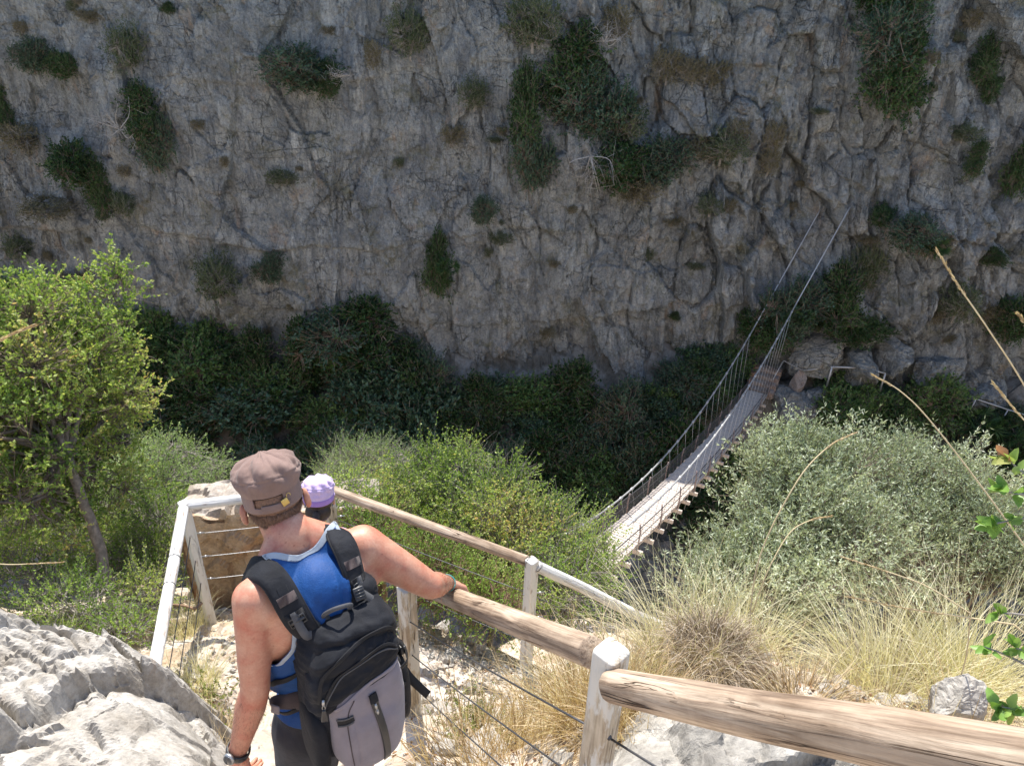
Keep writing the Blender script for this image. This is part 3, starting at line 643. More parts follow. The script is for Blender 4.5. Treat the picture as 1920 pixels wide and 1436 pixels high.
# main cables
ANL = cliff_hit(1541, 388); ANR = cliff_hit(1594, 388)
OUT = .28
_cl = {-1: ((1137, 955), (1160, 938), (1180, 920), (1200, 902), (1220, 883), (1241, 860), (1290, 806), (1350, 718), (1367, 692), (1386, 663), (1403, 633)), 1: ((1172, 987), (1194, 972), (1237, 934), (1257, 916), (1275, 897), (1293, 874), (1311, 852), (1384, 756), (1399, 731), (1416, 705), (1433, 678), (1448, 651), (1463, 624))}
_cf = {}
for k_, L_ in _cl.items():
    q_ = sorted(on_plane(u, v, k_*(WD+OUT)) for u, v in L_); _cf[k_] = np.polyfit([a for a, b in q_], [b for a, b in q_], 3); print('cable', k_, [(round(a, 1), round(b-deckp(a)[2], 2)) for a, b in q_])
print('deck slope', _pc, [round(float(deckp(s)[2]), 2) for s in (-2, 0, 5, 10, Lh)], 'L', Lh)
def cab_at(side, s):
    p = A_+hd*s+sdv*side*(WD+OUT); p[2] = np.polyval(_cf[side], s); return p
def cab(side):
    an = ANL if side < 0 else ANR; sg = np.array([cab_at(side, s) for s in np.linspace(s0, Lh, 60)]); end = sg[-1]; return np.concatenate([sg, np.array([end+(an-end)*k for k in np.linspace(.05, 1, 14)])])
for side in (-1, 1):
    q = cab(side); mb = MB(); mb.tube(q, .024, 7); mb.build('main_cable', M_CBL, br)
    s = s0+.4
    while s < Lh-.05:
        c_ = cab_at(side, s); b_ = wpt(s, side, -.15, .16); mb = MB(); mb.tube([c_, b_], .006, 4); mb.build('hanger', M_CBL, br)
        tdir = nrm(cab_at(side, s+.1)-c_); mb = MB(); mb.tube([c_-tdir*.09, c_-tdir*.05, c_+tdir*.05, c_+tdir*.09], [.028, .040, .040, .028], 8); mb.build('clamp', M_CBL, br)
        s += .86
    for h in (.52, .27):                  # handline wires
        mb = MB(); mb.tube(np.array([wpt(s, side, h, .02) for s in ss]), .014 if h > .4 else .008, 5); mb.build('hand_line', M_WIRE, br)
    s = s0+.2
    while s < Lh:
        mb = MB(); mb.tube([wpt(s, side, -.1, .02), wpt(s, side, .35, .03), wpt(s, side, .62, .0)], .022, 4, tw=.78); mb.build('railing_post', M_POSTB, br); s += 1.72
    # wire netting: real thin wires in one mesh part
    mb = MB(); n = 230 if side < 0 else 120; q = np.linspace(s0, s1, n)
    for i in range(n-3):
        mb.tube([wpt(q[i], side, .0, .03), wpt(q[i+3], side, .48, .03)], .0028 if side < 0 else .0014, 3, cap=False); mb.tube([wpt(q[i+3], side, .0, .03), wpt(q[i], side, .48, .03)], .0028 if side < 0 else .0014, 3, cap=False)
    for h in np.linspace(.06, .46, 8 if side < 0 else 3): mb.tube(np.array([wpt(s, side, h, .03) for s in ss]), .003, 3, cap=False)
    mb.build('wire_netting', M_WIRE, br)
# stone landing at the far end and the ledge path with its own rail
M_MAS = rockmat('masonry', (.18, .14, .12), (.34, .30, .27), (.46, .42, .39), (.2, .14, .11), 2.5, (1, 1, .7), .8, (.30, .17, .10), .5)
Be = deckp(Lh)
for i in range(4):
    o = slab(Be+hd*(.25+.36*i)+np.array([0, 0, -.08+.17*i]), 1.25, .42, .34, math.atan2(sdv[1], sdv[0]), 400+i, 'masonry step at the far end of the footbridge, '+['lowest, touching the deck', 'second above the deck', 'third above the deck', 'topmost, by the rock face'][i], M_MAS, grp='steps off the far end of the bridge')
o = rock_block('stone_pier', Be+hd*1.1+sdv*1.35+np.array([0, 0, .1]), (.42, .42, 1.0), 91, M_MAS, rough=.2); tag(o, 'square masonry pillar at the far end of the footbridge, where the ledge handrail begins', 'pillar')
for i, (u, v, sx, sy, sz) in enumerate(((1480, 765, 1.3, 1.0, 1.5), (1530, 775, 1.3, .9, 1.3), (1600, 690, 1.6, 1., 1.1), (1665, 672, 1.3, 1., 1.1), (1525, 665, 1.5, .8, 1.2), (1755, 690, 1.3, .9, .9), (1835, 735, 1.5, 1., .8))):
    p = pY(u, v, Be[1]+.9-(i < 2)*.9); o = rock_block('ledge_boulder', p, (sx*1.1, sy, sz*.9), 120+i, M_CLIFF, rough=.5, rot=i*.7)
    tag(o, ['cracked boulder wall right below the bridge end', 'dark boulder right of the bridge footing', 'large grey block above the ledge handrail', 'grey block with a diagonal crack above the ledge path', 'pale boulder just above the end of the bridge', 'brown ledge rock right of the cracked block', 'rounded ledge rock near the right edge above the lower path'][i], 'rock', 'boulders along the far ledge')
rail3 = empty('ledge_handrail', Be+np.array([2, .5, 0]), 'thin pale handrail following the ledge path right of the footbridge', 'railing')
a = Be+hd*1.1+sdv*1.5+np.array([0, 0, 1.0]); pts3 = [a, pY(1560, 688, Be[1]-.1), pY(1620, 690, Be[1]-.2), pY(1660, 700, Be[1]-.3)]
for p, q in zip(pts3[:-1], pts3[1:]):
    mb = MB(); mb.tube([p, q], .04, 6); mb.build('rail', M_RAILW and M_CBL, rail3)
for p in pts3[1:]:
    mb = MB(); mb.tube([p, p+np.array([0, 0, -1.0])], .04, 6); mb.build('post', M_CBL, rail3)
mb = MB(); mb.tube([wpt(Lh-.3, 1, .9, .1), wpt(Lh+.9, 1, 1.5, .2), a], .02, 5); mb.build('rail', M_CBL, rail3)
rail4 = empty('path_handrail', pY(1840, 760, Be[1]-.6), 'short low handrail on the lower far path near the right edge', 'railing')
q4 = [pY(1830, 748, Be[1]-.6), pY(1890, 768, Be[1]-.7), pY(1960, 790, Be[1]-.8)]
for p, q in zip(q4[:-1], q4[1:]):
    mb = MB(); mb.tube([p, q], .03, 6); mb.build('rail', M_CBL, rail4)
for p in q4:
    mb = MB(); mb.tube([p, p+np.array([-.1, 0, -.9])], .03, 6); mb.build('post', M_CBL, rail4)
for (u, v, L, tl) in ((1583, 440, 2.2, .25), (1560, 395, 1.2, .12), (1535, 540, 1.9, .3)):   # pale lime runs below the anchors are rock ribs
    pass
# ================= FOLIAGE =================
def unit(a): return a/(np.linalg.norm(a, axis=-1, keepdims=True)+1e-9)
def leaf_quads(P, A, L, Wd, rnd, fold=.25, R=rng):
    """P base, A axis; diamond leaves with a folded midrib"""
    n = len(P); r = unit(R.normal(size=(n, 3))); S = unit(np.cross(A, r)); Nn = np.cross(S, A)
    L = np.broadcast_to(L, (n,))[:, None]; Wd = np.broadcast_to(Wd, (n,))[:, None]
    v = np.stack([P, P+A*L*.45+S*Wd*.5+Nn*Wd*fold*.5, P+A*L, P+A*L*.45-S*Wd*.5+Nn*Wd*fold*.5], 1).reshape(-1, 3)
    i = np.arange(n)[:, None]*4
    return v, np.concatenate([i, i+1, i+2, i+3], 1), np.repeat(rnd, 4)
def tri_tubes(P, Q, r0, r1, mid=None):
    """many thin 3-sided sticks P->Q"""
    n = len(P); d = unit(Q-P); ref = np.where(np.abs(d[:, 2:3]) < .9, np.array([[0, 0, 1.]]), np.array([[1., 0, 0]])); u = unit(np.cross(d, ref)); w_ = np.cross(d, u)
    mid = (P+Q)/2 if mid is None else mid; vs = []
    for pt, rr in ((P, r0), (mid, (np.asarray(r0)+np.asarray(r1))/2), (Q, r1)):
        rr = np.broadcast_to(rr, (n,))[:, None]
        for a in (0, 2.094, 4.189): vs.append(pt+u*rr*math.cos(a)+w_*rr*math.sin(a))
    v = np.stack(vs, 1).reshape(-1, 3); f = []
    b = np.arange(n)*9
    for lv in (0, 3):
        for a in range(3):
            c = (a+1) % 3; f.append(np.stack([b+lv+a, b+lv+c, b+lv+3+c, b+lv+3+a], 1))
    return v, np.concatenate(f)
class Tree:
    def __init__(s, root, blobs, nshoot, nleaf, leafL, leafW, shootL=(.10, .24), stem=.03, seed=1, up=.35, hollow=.45, nbr=40, hub=None, bare=.04, lump=.35, rmin=.004):
        """blobs: list of (center, rx, ry, rz, weight)"""
        R = np.random.default_rng(seed); root = np.asarray(root, float); s.L = MB(); s.T = MB()
        W = np.array([b[4] if len(b) > 4 else b[1]*b[3] for b in blobs], float); W /= W.sum()
        k = R.choice(len(blobs), nshoot, p=W); c = np.array([b[0] for b in blobs], float)[k]; rr = np.array([[b[1], b[2], b[3]] for b in blobs], float)[k]
        d = unit(R.normal(size=(nshoot, 3))); d[:, 2] += .15; d = unit(d)
        l = 1+lump*fbm(d[:, 0]*2.2+k*7, d[:, 1]*2.2, d[:, 2]*2.2+seed, 3, seed)*1.5+.8*lump*np.maximum(0, vnoise(d[:, 0]*6+k*3, d[:, 1]*6, d[:, 2]*6, seed+1))**1.5
        t = (hollow+(1-hollow)*R.random(nshoot)**.6)
        P = c+d*rr*(t*l)[:, None]
        out = unit(d/np.maximum(rr, .05)*rr.mean(1)[:, None]); D = unit(out*.7+np.array([0, 0, up])+R.normal(size=(nshoot, 3))*.45)
        SL = R.uniform(*shootL, nshoot)
        # branches
        allc = np.array([b[0] for b in blobs], float); hubp = np.asarray(hub if hub is not None else (allc*W[:, None]).sum(0)*.5+root*.5, float)
        nodes = [hubp]; kk = R.choice(len(blobs), nbr, p=W)
        tr = spline([root, root*.5+hubp*.5+R.normal(size=3)*.02*np.linalg.norm(hubp-root), hubp], 12); tr[1:-1] += R.normal(size=(10, 3))*stem*.12; s.T.tube(tr, np.linspace(stem, stem*.7, 12), 9)
        for j in range(nbr):
            b = blobs[kk[j]]; dd = unit(R.normal(size=3)+[0, 0, .3]); e = np.array(b[0])+dd*np.array([b[1], b[2], b[3]])*R.uniform(.45, .95)
            m1 = hubp*.5+np.array(b[0])*.5+R.normal(size=3)*.12*b[1]; q = spline([hubp, m1, np.array(b[0])*.4+e*.6+R.normal(size=3)*.1*b[1], e], 10)
            q = q+R.normal(size=q.shape)*.008; s.T.tube(q, np.linspace(stem*.42, max(rmin, stem*.10), 10), 5, cap=False); nodes += list(q[3:])
        nodes = np.array(nodes)
        idx = np.empty(nshoot, int)
        for a in range(0, nshoot, 1500): idx[a:a+1500] = ((P[a:a+1500, None]-nodes[None])**2).sum(-1).argmin(1)
        st = nodes[idx]; mid = (st+P)/2+R.normal(size=P.shape)*.03*np.linalg.norm(P-st, axis=1)[:, None]
        v, f = tri_tubes(st, P, rmin*.9, rmin*.5, mid); s.T.add(v, f)
        tip = P+D*SL[:, None]; v, f = tri_tubes(P, tip, rmin*.5, rmin*.2, P+D*SL[:, None]*.5+R.normal(size=P.shape)*.01); s.T.add(v, f)
        lf = R.random(nshoot) > bare
        clump = 1.3*fbm(P[:, 0]*2.5, P[:, 1]*2.5, P[:, 2]*2.5, 3, seed+5)
        reps = np.repeat(np.arange(nshoot)[lf], nleaf); u = R.random(len(reps))
        LP = P[reps]+D[reps]*(SL[reps]*u)[:, None]; A = unit(D[reps]*R.uniform(.2, 1.2, (len(reps), 1))+unit(R.normal(size=(len(reps), 3)))*.9+np.array([0, 0, .15]))
        rn = np.clip(.5+.45*clump[reps]+R.normal(size=len(reps))*.17, 0, 1)
        v, f, a = leaf_quads(LP, A, leafL*R.uniform(.6, 1.2, len(reps)), leafW*R.uniform(.7, 1.2, len(reps)), rn, R=R); s.L.add(v, f, a)
    def build(s, name, loc, lab, cat, lm, wm, group=None, parts=('crown', 'trunk')):
        e = empty(name, loc, lab, cat, group); s.L.build(parts[0], lm, e, smooth=False); s.T.build(parts[1], wm, e); return e
LM_OAK = leafmat('oak_leaf', [(.0, (.10, .17, .035)), (.3, (.22, .34, .07)), (.6, (.40, .50, .13)), (.85, (.60, .60, .22)), (1., (.62, .44, .20))], .48, .45, .4)
LM_GRN = leafmat('green_leaf', [(.0, (.10, .18, .035)), (.4, (.24, .38, .075)), (.7, (.42, .55, .14)), (1., (.60, .60, .24))], .48, .5, .35)
LM_FINE = leafmat('fine_grey_green_leaf', [(.0, (.12, .19, .07)), (.5, (.27, .39, .14)), (1., (.48, .58, .26))], .42, .6, .3)
LM_OLV = leafmat('olive_leaf', [(.0, (.16, .20, .12)), (.35, (.33, .39, .25)), (.7, (.54, .60, .42)), (1., (.78, .82, .66))], .35, .42, .5)
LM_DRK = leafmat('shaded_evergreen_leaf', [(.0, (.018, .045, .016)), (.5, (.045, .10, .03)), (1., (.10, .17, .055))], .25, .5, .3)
LM_DRY = leafmat('dry_shrub_leaf', [(.0, (.10, .085, .045)), (.5, (.20, .18, .09)), (1., (.33, .27, .16))], .2, .8, .1)
M_BARK = simple('bark', (.24, .19, .15), .9, .35, 30, .8, .006, .1)
M_TWIG = simple('grey_twig', (.30, .27, .235), .9, .25, 30, .3, .003, .1)
def B(u, v, d, rx, rz, ry=None, w_=None):
    c = px(u, v, d); ry = ry or (rx+rz)/2; return (c, rx, ry, rz, w_ if w_ is not None else rx*rz)
# --- left tree with the leaning trunk
rt = px(226, 1172, 5.9); rt[2] = gz(rt[0], rt[1])-.05
T = Tree(rt, [B(60, 660, 6.1, .62, .52), B(150, 720, 6.3, .55, .5), B(20, 820, 5.9, .6, .55), B(150, 880, 6.4, .50, .45), B(205, 560, 6.5, .22, .20, w_=.05), B(205, 650, 6.4, .28, .26), B(-60, 720, 6.2, .8, .75), B(215, 510, 6.55, .09, .12, w_=.02), B(225, 760, 6.4, .2, .2, w_=.07), B(50, 570, 6.2, .4, .2), B(50, 940, 5.9, .5, .28), B(120, 960, 6.3, .35, .2), B(-80, 880, 5.9, .6, .4)],
     4300, 14, .034, .021, seed=3, stem=.049, hub=px(128, 858, 5.95), nbr=60, bare=.07, lump=.45)
T.build('oak_tree', rt, 'sunlit yellow green small tree with a leaning brown trunk at the left edge', 'tree', LM_OAK, M_BARK)
def shrub(u, v, root_d, blobs, ns, nl, lL, lW, seed, lab, lm, wm=M_TWIG, name='shrub', stem=.02, group=None, **kw):
    r_ = px(u, v, root_d); r_[2] = gz(r_[0], r_[1])-.05
    t = Tree(r_, blobs, ns, nl, lL, lW, seed=seed, stem=stem, **kw); return t.build(name, r_, lab, 'shrub', lm, wm, group, ('foliage', 'stem'))
G1 = 'shrubs behind the landing rail'
shrub(330, 980, 8.2, [B(300, 900, 8.0, .55, .38), B(250, 950, 7.6, .5, .35), B(350, 960, 8.3, .35, .3)], 2100, 16, .024, .012, 11, 'soft fine leaved pale green shrub just left of the white corner post', LM_FINE, bare=.03)
shrub(390, 960, 8.6, [B(405, 880, 8.8, .13, .13), B(385, 925, 8.7, .22, .14), B(415, 920, 8.8, .12, .15)], 170, 14, .03, .009, 12, 'wispy pale branch sticking up left of the brown cap', LM_FINE, up=.8, hollow=.1, nbr=14)
shrub(120, 1120, 6.4, [B(80, 1000, 7.1, .62, .38), B(185, 1040, 7.1, .45, .36), B(40, 1090, 6.6, .55, .28), B(-60, 1000, 7., .5, .5)], 1900, 15, .022, .013, 13, 'dense bright green bush beneath the leaning trunk', LM_GRN)
shrub(300, 1090, 6.8, [B(300, 1000, 7.0, .33, .34), B(245, 1050, 6.9, .28, .3), B(330, 1050, 6.8, .16, .25), B(270, 1120, 6.0, .2, .22)], 1600, 15, .02, .012, 14, 'leafy green bush pressed against the white left hand rail', LM_GRN)
shrub(200, 1140, 5.4, [B(130, 1135, 5.5, .35, .12), B(225, 1190, 5.3, .15, .14)], 420, 13, .022, .012, 15, 'low green growth on top of the big pale rock', LM_GRN)
shrub(690, 980, 8.6, [B(670, 890, 8.6, .42, .36), B(720, 870, 8.7, .33, .24), B(640, 920, 8.3, .28, .35)], 1700, 15, .019, .007, 16, 'grey green feathery shrub right behind the purple cap', LM_FINE)
shrub(760, 1030, 7.0, [B(790, 964, 7.2, .42, .36), B(730, 994, 7.0, .35, .32), B(850, 914, 7.3, .25, .32), B(850, 994, 7.0, .40, .36), B(800, 874, 7.4, .12, .15, w_=.02), B(870, 864, 7.4, .13, .12, w_=.02)], 2900, 15, .028, .016, 17, 'tall yellow green bush behind the middle of the timber rail', LM_OAK, stem=.035, bare=.12, lump=.8, shootL=(.12, .32))
shrub(920, 1080, 6.6, [B(930, 984, 6.9, .38, .40), B(975, 1044, 6.7, .38, .32), B(900, 1044, 6.6, .3, .3), B(960, 904, 7., .1, .1, w_=.02)], 2200, 15, .028, .016, 18, 'spreading bush with bare pale twigs left of the footbridge', LM_OAK, stem=.03, bare=.2, lump=.8, shootL=(.12, .32))
shrub(1080, 1110, 6.6, [B(1060, 1034, 6.9, .28, .32), B(1105, 1074, 6.7, .2, .28), B(1050, 1114, 6.3, .36, .28), B(1040, 964, 7., .1, .12, w_=.02), B(1120, 1034, 6.9, .12, .18)], 1500, 15, .022, .013, 19, 'green bush touching the near left corner of the footbridge', LM_GRN, bare=.14, lump=.8, shootL=(.12, .3))
shrub(760, 1080, 6.2, [B(700, 1000, 6.3, .3, .22), B(780, 1060, 6.0, .32, .22), B(860, 1100, 5.9, .36, .2), B(930, 1130, 5.7, .3, .18)], 1600, 14, .019, .012, 20, 'low leafy growth seen through the wires under the timber rail', LM_GRN, M_STICK, bare=.12)
shrub(660, 960, 6.4, [B(660, 950, 6.6, .25, .25), B(690, 1030, 6.2, .22, .22)], 700, 14, .02, .013, 26, 'light green sprays between the purple cap and the timber rail', LM_GRN)
# --- the olive
shrub(1560, 1080, 6.9, [B(1500, 946, 7.1, .48, .44), B(1580, 906, 7.3, .42, .32), B(1468, 1021, 6.8, .40, .33), B(1560, 1036, 6.7, .62, .38), B(1458, 876, 7.3, .22, .14, w_=.07), B(1388, 1071, 6.6, .32, .22), B(1328, 1106, 6.5, .26, .18), B(1500, 861, 7.4, .2, .12, w_=.06), B(1468, 1106, 6.3, .5, .25)],
      4800, 16, .047, .0125, 21, 'big silvery green wild olive bush beside the bridge', LM_OLV, M_BARK, 'olive_bush', stem=.06, shootL=(.18, .42), up=.9, nbr=70, bare=.02, lump=.95, hollow=.3)
shrub(1760, 1060, 7.2, [B(1710, 926, 7.5, .42, .34), B(1800, 946, 7.4, .38, .28), B(1700, 1026, 7.0, .46, .34), B(1830, 1026, 6.9, .36, .28), B(1880, 1066, 6.8, .33, .22), B(1690, 876, 7.6, .12, .14, w_=.03)],
      3300, 16, .046, .012, 22, 'second silvery olive bush nearer the right edge', LM_OLV, M_BARK, 'olive_bush', stem=.05, shootL=(.18, .42), up=.9, nbr=60, bare=.02, lump=.95, hollow=.3)
# ================= DARK SHRUBS OF THE GORGE (copies of a few) =================
def proto(seed, n, lL, lW, blobs, lm, wm=M_BARK, up=.3, nl=9, **kw):
    t = Tree((0, 0, -.9), blobs, n, nl, lL, lW, seed=seed, shootL=(.15, .4), stem=.06, nbr=26, rmin=.012, up=up, bare=.03, **kw)
    a = t.L; b = t.T; a.v += b.v; nv = sum(len(x) for x in a.v[:-len(b.v)])
    me_l = [f for f in a.f4]; tf = [f+a.n for f in b.f4]; tf3 = [f+a.n for f in b.f3]
    lists = [np.concatenate(me_l)]+[np.concatenate(tf)]+([np.concatenate(tf3)] if tf3 else [])
    mi = np.concatenate([np.zeros(len(lists[0]), int)]+[np.ones(len(x), int) for x in lists[1:]])
    # note: quads first then tris keeps the order valid
    me = mesh_np(np.concatenate(a.v), lists, False, {'rnd': np.concatenate(a.a+b.a)}, mi); me.materials.append(lm); me.materials.append(wm); return me
b0 = [((0, 0, 0), .8, .7, .65)]; b1 = [((-.3, 0, 0), .55, .5, .5), ((.4, 0, .1), .45, .4, .35), ((.1, 0, -.4), .5, .4, .3)]
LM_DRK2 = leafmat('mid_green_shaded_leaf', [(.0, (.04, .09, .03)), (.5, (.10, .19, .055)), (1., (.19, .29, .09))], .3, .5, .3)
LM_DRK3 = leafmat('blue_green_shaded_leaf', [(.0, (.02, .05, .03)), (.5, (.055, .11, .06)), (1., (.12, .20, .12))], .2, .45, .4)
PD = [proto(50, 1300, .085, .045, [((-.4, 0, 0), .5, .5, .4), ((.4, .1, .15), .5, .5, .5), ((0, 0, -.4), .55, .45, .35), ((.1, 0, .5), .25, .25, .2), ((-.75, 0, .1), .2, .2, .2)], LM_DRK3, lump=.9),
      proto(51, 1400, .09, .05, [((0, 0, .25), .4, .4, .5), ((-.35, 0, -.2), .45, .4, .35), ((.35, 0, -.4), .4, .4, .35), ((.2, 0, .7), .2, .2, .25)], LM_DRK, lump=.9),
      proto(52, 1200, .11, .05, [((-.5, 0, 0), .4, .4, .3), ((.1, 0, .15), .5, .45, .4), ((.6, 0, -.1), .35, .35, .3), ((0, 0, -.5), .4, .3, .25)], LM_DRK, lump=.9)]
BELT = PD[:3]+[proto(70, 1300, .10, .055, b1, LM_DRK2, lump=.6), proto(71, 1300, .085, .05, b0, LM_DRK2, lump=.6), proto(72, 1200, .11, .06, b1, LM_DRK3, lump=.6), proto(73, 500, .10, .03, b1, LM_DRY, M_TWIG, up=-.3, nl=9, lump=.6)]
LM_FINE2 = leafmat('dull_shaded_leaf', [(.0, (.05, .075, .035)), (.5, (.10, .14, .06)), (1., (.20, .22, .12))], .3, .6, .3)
PG = [proto(60, 700, .12, .03, b1, LM_FINE2, M_TWIG, up=.8, nl=10, lump=.9), proto(61, 650, .10, .03, b1, LM_DRY, M_TWIG, up=.6, nl=9, lump=.9)]
def palm_mesh(seed):
    R = np.random.default_rng(seed); mb = MB(); P = []; A = []
    for k in range(26):
        d = nrm(R.normal(size=3)*[1, 1, .35]+[0, 0, .55]); e = d*R.uniform(.35, .6); mb.tube([np.zeros(3), e], .012, 3)
        u = nrm(np.cross(d, R.normal(size=3)))
        for a in np.linspace(-1.2, 1.2, 15): P.append(e); A.append(nrm(d*math.cos(a)+u*math.sin(a)+[0, 0, -.15]))
    n0 = len(P); v, f, a = leaf_quads(np.array(P), np.array(A), .38*R.uniform(.8, 1.1, n0), .035, R.random(n0), R=R); mb.add(v, f, a); me = mb.mesh(False); me.materials.append(LM_DRK); return me
PP = [palm_mesh(1), palm_mesh(2)]
def place_sh(me, p, s, lab, name, cat, grp, rz, flat=.8):
    o = bpy.data.objects.new(name, me); C.objects.link(o); o.location = V(p); o.scale = (s[0], s[0]*flat, s[1]); o.rotation_euler = (0, 0, rz); tag(o, lab, cat, grp); return o
r_ = random.Random(5)
def where(u, v):
    h = 'left' if u < 420 else 'centre left' if u < 800 else 'centre' if u < 1150 else 'centre right' if u < 1500 else 'right'
    return h
# (u, v, half width px, half height px, kind)  shrubs standing out of the wall
CB = [(575, 128, 62, 34, 0, 'largest dark bush high on the wall, above the long vertical crack'), (620, 150, 30, 24, 1, 'rounded end of the high bush at its lower right'), (275, 215, 40, 40, 1, 'upper half of the tall dark bush left of the smooth wall'), (295, 270, 32, 42, 0, 'lower half of the tall dark bush left of the smooth wall'),
 (150, 300, 48, 36, 2, 'dark bush at the left below the bleached dead branches'), (190, 355, 26, 38, 1, 'narrow dark bush hanging lowest at the upper left'), (65, 105, 30, 26, 0, 'small dark bush near the top left corner'), (120, 120, 26, 22, 2, 'small bush right of the top left corner bush'), (5, 200, 22, 40, 1, 'dark bush cut by the left edge high up'), (245, 90, 34, 40, 3, 'thin grey green bush near the top at left'),
 (1000, 40, 50, 45, 3, 'loose bush at the top edge above the big vegetated ledge'), (1080, 120, 60, 50, 1, 'dark bush at the top of the big vegetated ledge'), (1110, 200, 62, 60, 0, 'broad dark bush in the middle of the big vegetated ledge'), (985, 215, 38, 60, 1, 'tall dark bush on the left side of the big ledge'), (1000, 300, 34, 48, 0, 'dark bush at the lower left end of the big ledge'),
 (1060, 170, 40, 40, 2, 'leafy bush just below the dead twigs of the big ledge'), (1230, 300, 52, 36, 0, 'dark bush at the right end of the big ledge'), (1160, 300, 60, 42, 2, 'dark low bush in the lower middle of the big ledge'), (1170, 225, 46, 40, 3, 'greyish bush in the upper right of the big ledge'), (1190, 350, 40, 24, 4, 'brownish bush hanging below the big ledge'),
 (905, 392, 28, 22, 0, 'single small dark bush in the middle of the bare wall'), (822, 500, 28, 48, 1, 'upright dark bush low in the middle of the wall'), (412, 515, 46, 42, 3, 'dull green bush low on the left half of the wall'), (510, 500, 28, 24, 0, 'small bush right of the dull green one'), (140, 520, 44, 18, 4, 'flat dry bush behind the sunlit tree'),
 (1665, 60, 62, 62, 0, 'upper part of the tall dark bush at the upper right'), (1675, 145, 52, 58, 1, 'lower part of the tall dark bush at the upper right'), (1650, -5, 50, 40, 2, 'top of the tall dark bush at the upper right edge of the frame'), (1838, 120, 30, 36, 1, 'dark bush right of the tall one near the right edge'), (1850, 165, 24, 24, 2, 'small bush below the one near the right edge'),
 (1480, 575, 52, 48, 0, 'dark bush between the two bridge cables'), (1425, 610, 44, 40, 2, 'dark bush left of the bridge cables'), (1565, 565, 46, 52, 1, 'dark bush right of the bridge cables'), (1620, 500, 32, 44, 3, 'thin bush above the one right of the cables'), (1605, 610, 46, 26, 2, 'spreading bush low right of the cables'), (1700, 430, 50, 28, 0, 'dark bush on the right below the seed stalk tip'), (1650, 400, 26, 18, 2, 'small bright bush left of the dark one at right'), (1740, 455, 30, 24, 4, 'olive coloured bush above the seed stalk tip'),
 (1825, 300, 22, 26, 1, 'small bush at mid height near the right edge'), (1910, 320, 26, 60, 1, 'dark bush cut by the right edge'), (1890, 590, 40, 40, 2, 'bush at the right edge behind the seed stalk'), (1790, 560, 36, 36, 3, 'grey bush right of the seed stalk'), (1350, 270, 44, 30, 3, 'faint green bush right of the big ledge'), (1380, 245, 26, 24, 4, 'brown tuft on the ribbed wall'), (770, 60, 40, 40, 3, 'faint bush high on the wall right of the long crack'), (890, 175, 26, 26, 3, 'small faint bush high in the centre'),
 (1150, 40, 40, 30, 4, 'brown bush at the top edge right of centre'), (1450, 255, 22, 30, 4, 'dry tuft between the wall ribs'), (850, 250, 22, 18, 4, 'dry tuft left of the big ledge'), (1330, 380, 30, 20, 3, 'small green tuft below the big ledge at its right'), (235, 380, 26, 22, 3, 'small tuft right of the hanging bush'), (45, 250, 44, 24, 4, 'dry bush under the top left bushes'), (100, 380, 60, 16, 4, 'dry grass ledge on the left wall'), (530, 330, 26, 14, 3, 'small green tuft on the smooth wall'), (700, 100, 20, 24, 4, 'pale dry tuft high on the wall'), (1300, 130, 24, 24, 4, 'pale dry tuft right of the top bushes'), (1440, 300, 26, 22, 4, 'rusty dry tuft on the ribbed wall'), (1250, 120, 30, 30, 4, 'pale brown bush at the foot of the topmost blocks')]
for i, (u, v, hw, hh, k, lab) in enumerate(CB):
    p = cliff_hit(u, v); d = p[1]*.866-p[2]*.5; s = (hw/FPX*d/.85, hh/FPX*d/.75)
    me = (PD[k] if k < 3 else PG[k-3]); p = p+np.array([0, -s[0]*.35, 0])
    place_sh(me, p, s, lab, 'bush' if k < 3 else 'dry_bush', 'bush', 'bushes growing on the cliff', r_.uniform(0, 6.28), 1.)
R5 = random.Random(77)
for i in range(62):
    u, v = R5.uniform(0, 1920), R5.uniform(0, 640)
    if 640 < u < 900 and R5.random() < .6: continue
    p = cliff_hit(u, v); s = R5.choice([.2, .25, .3, .4, .7]); k = R5.choice([3, 3, 4, 4, 4, 1])
    g = {3: 'greenish', 4: 'dry brown', 1: 'dark'}[k]
    place_sh(PD[1] if k == 1 else PG[k-3], p+np.array([0, -s*.2, 0]), (s*R5.uniform(.8, 1.6), s*R5.uniform(.6, 1.2)), 'small %s tuft rooted in a crack of the bare cliff face' % g, 'cliff_tuft', 'plant', 'small %s tufts in the cliff cracks' % g, R5.uniform(0, 6.28), 1.)
# belt of bushes at the foot of the wall
belt = []
def add_belt(u0, u1, vtop, vbot, n, sz):
    for _ in range(n): belt.append((r_.uniform(u0, u1), r_.uniform(vtop, vbot), r_.uniform(*sz)))
add_belt(250, 700, 625, 700, 13, (55, 80)); add_belt(240, 800, 700, 820, 18, (58, 85)); add_belt(700, 785, 640, 760, 4, (45, 60)); add_belt(330, 800, 820, 930, 13, (60, 90))
add_belt(840, 1090, 745, 830, 8, (50, 75)); add_belt(820, 1260, 830, 960, 14, (55, 85)); add_belt(1090, 1250, 740, 850, 5, (45, 70)); add_belt(1200, 1400, 700, 760, 6, (40, 60)); add_belt(1260, 1420, 900, 1000, 4, (50, 70)); add_belt(1300, 1370, 660, 700, 2, (36, 50))
add_belt(1560, 1760, 735, 850, 7, (45, 70)); add_belt(1760, 1930, 790, 880, 5, (40, 55)); add_belt(1500, 1640, 730, 760, 2, (30, 45)); add_belt(-20, 260, 560, 900, 8, (70, 95))
belt.sort(key=lambda q: (q[1]//40, q[0]))
prev = None
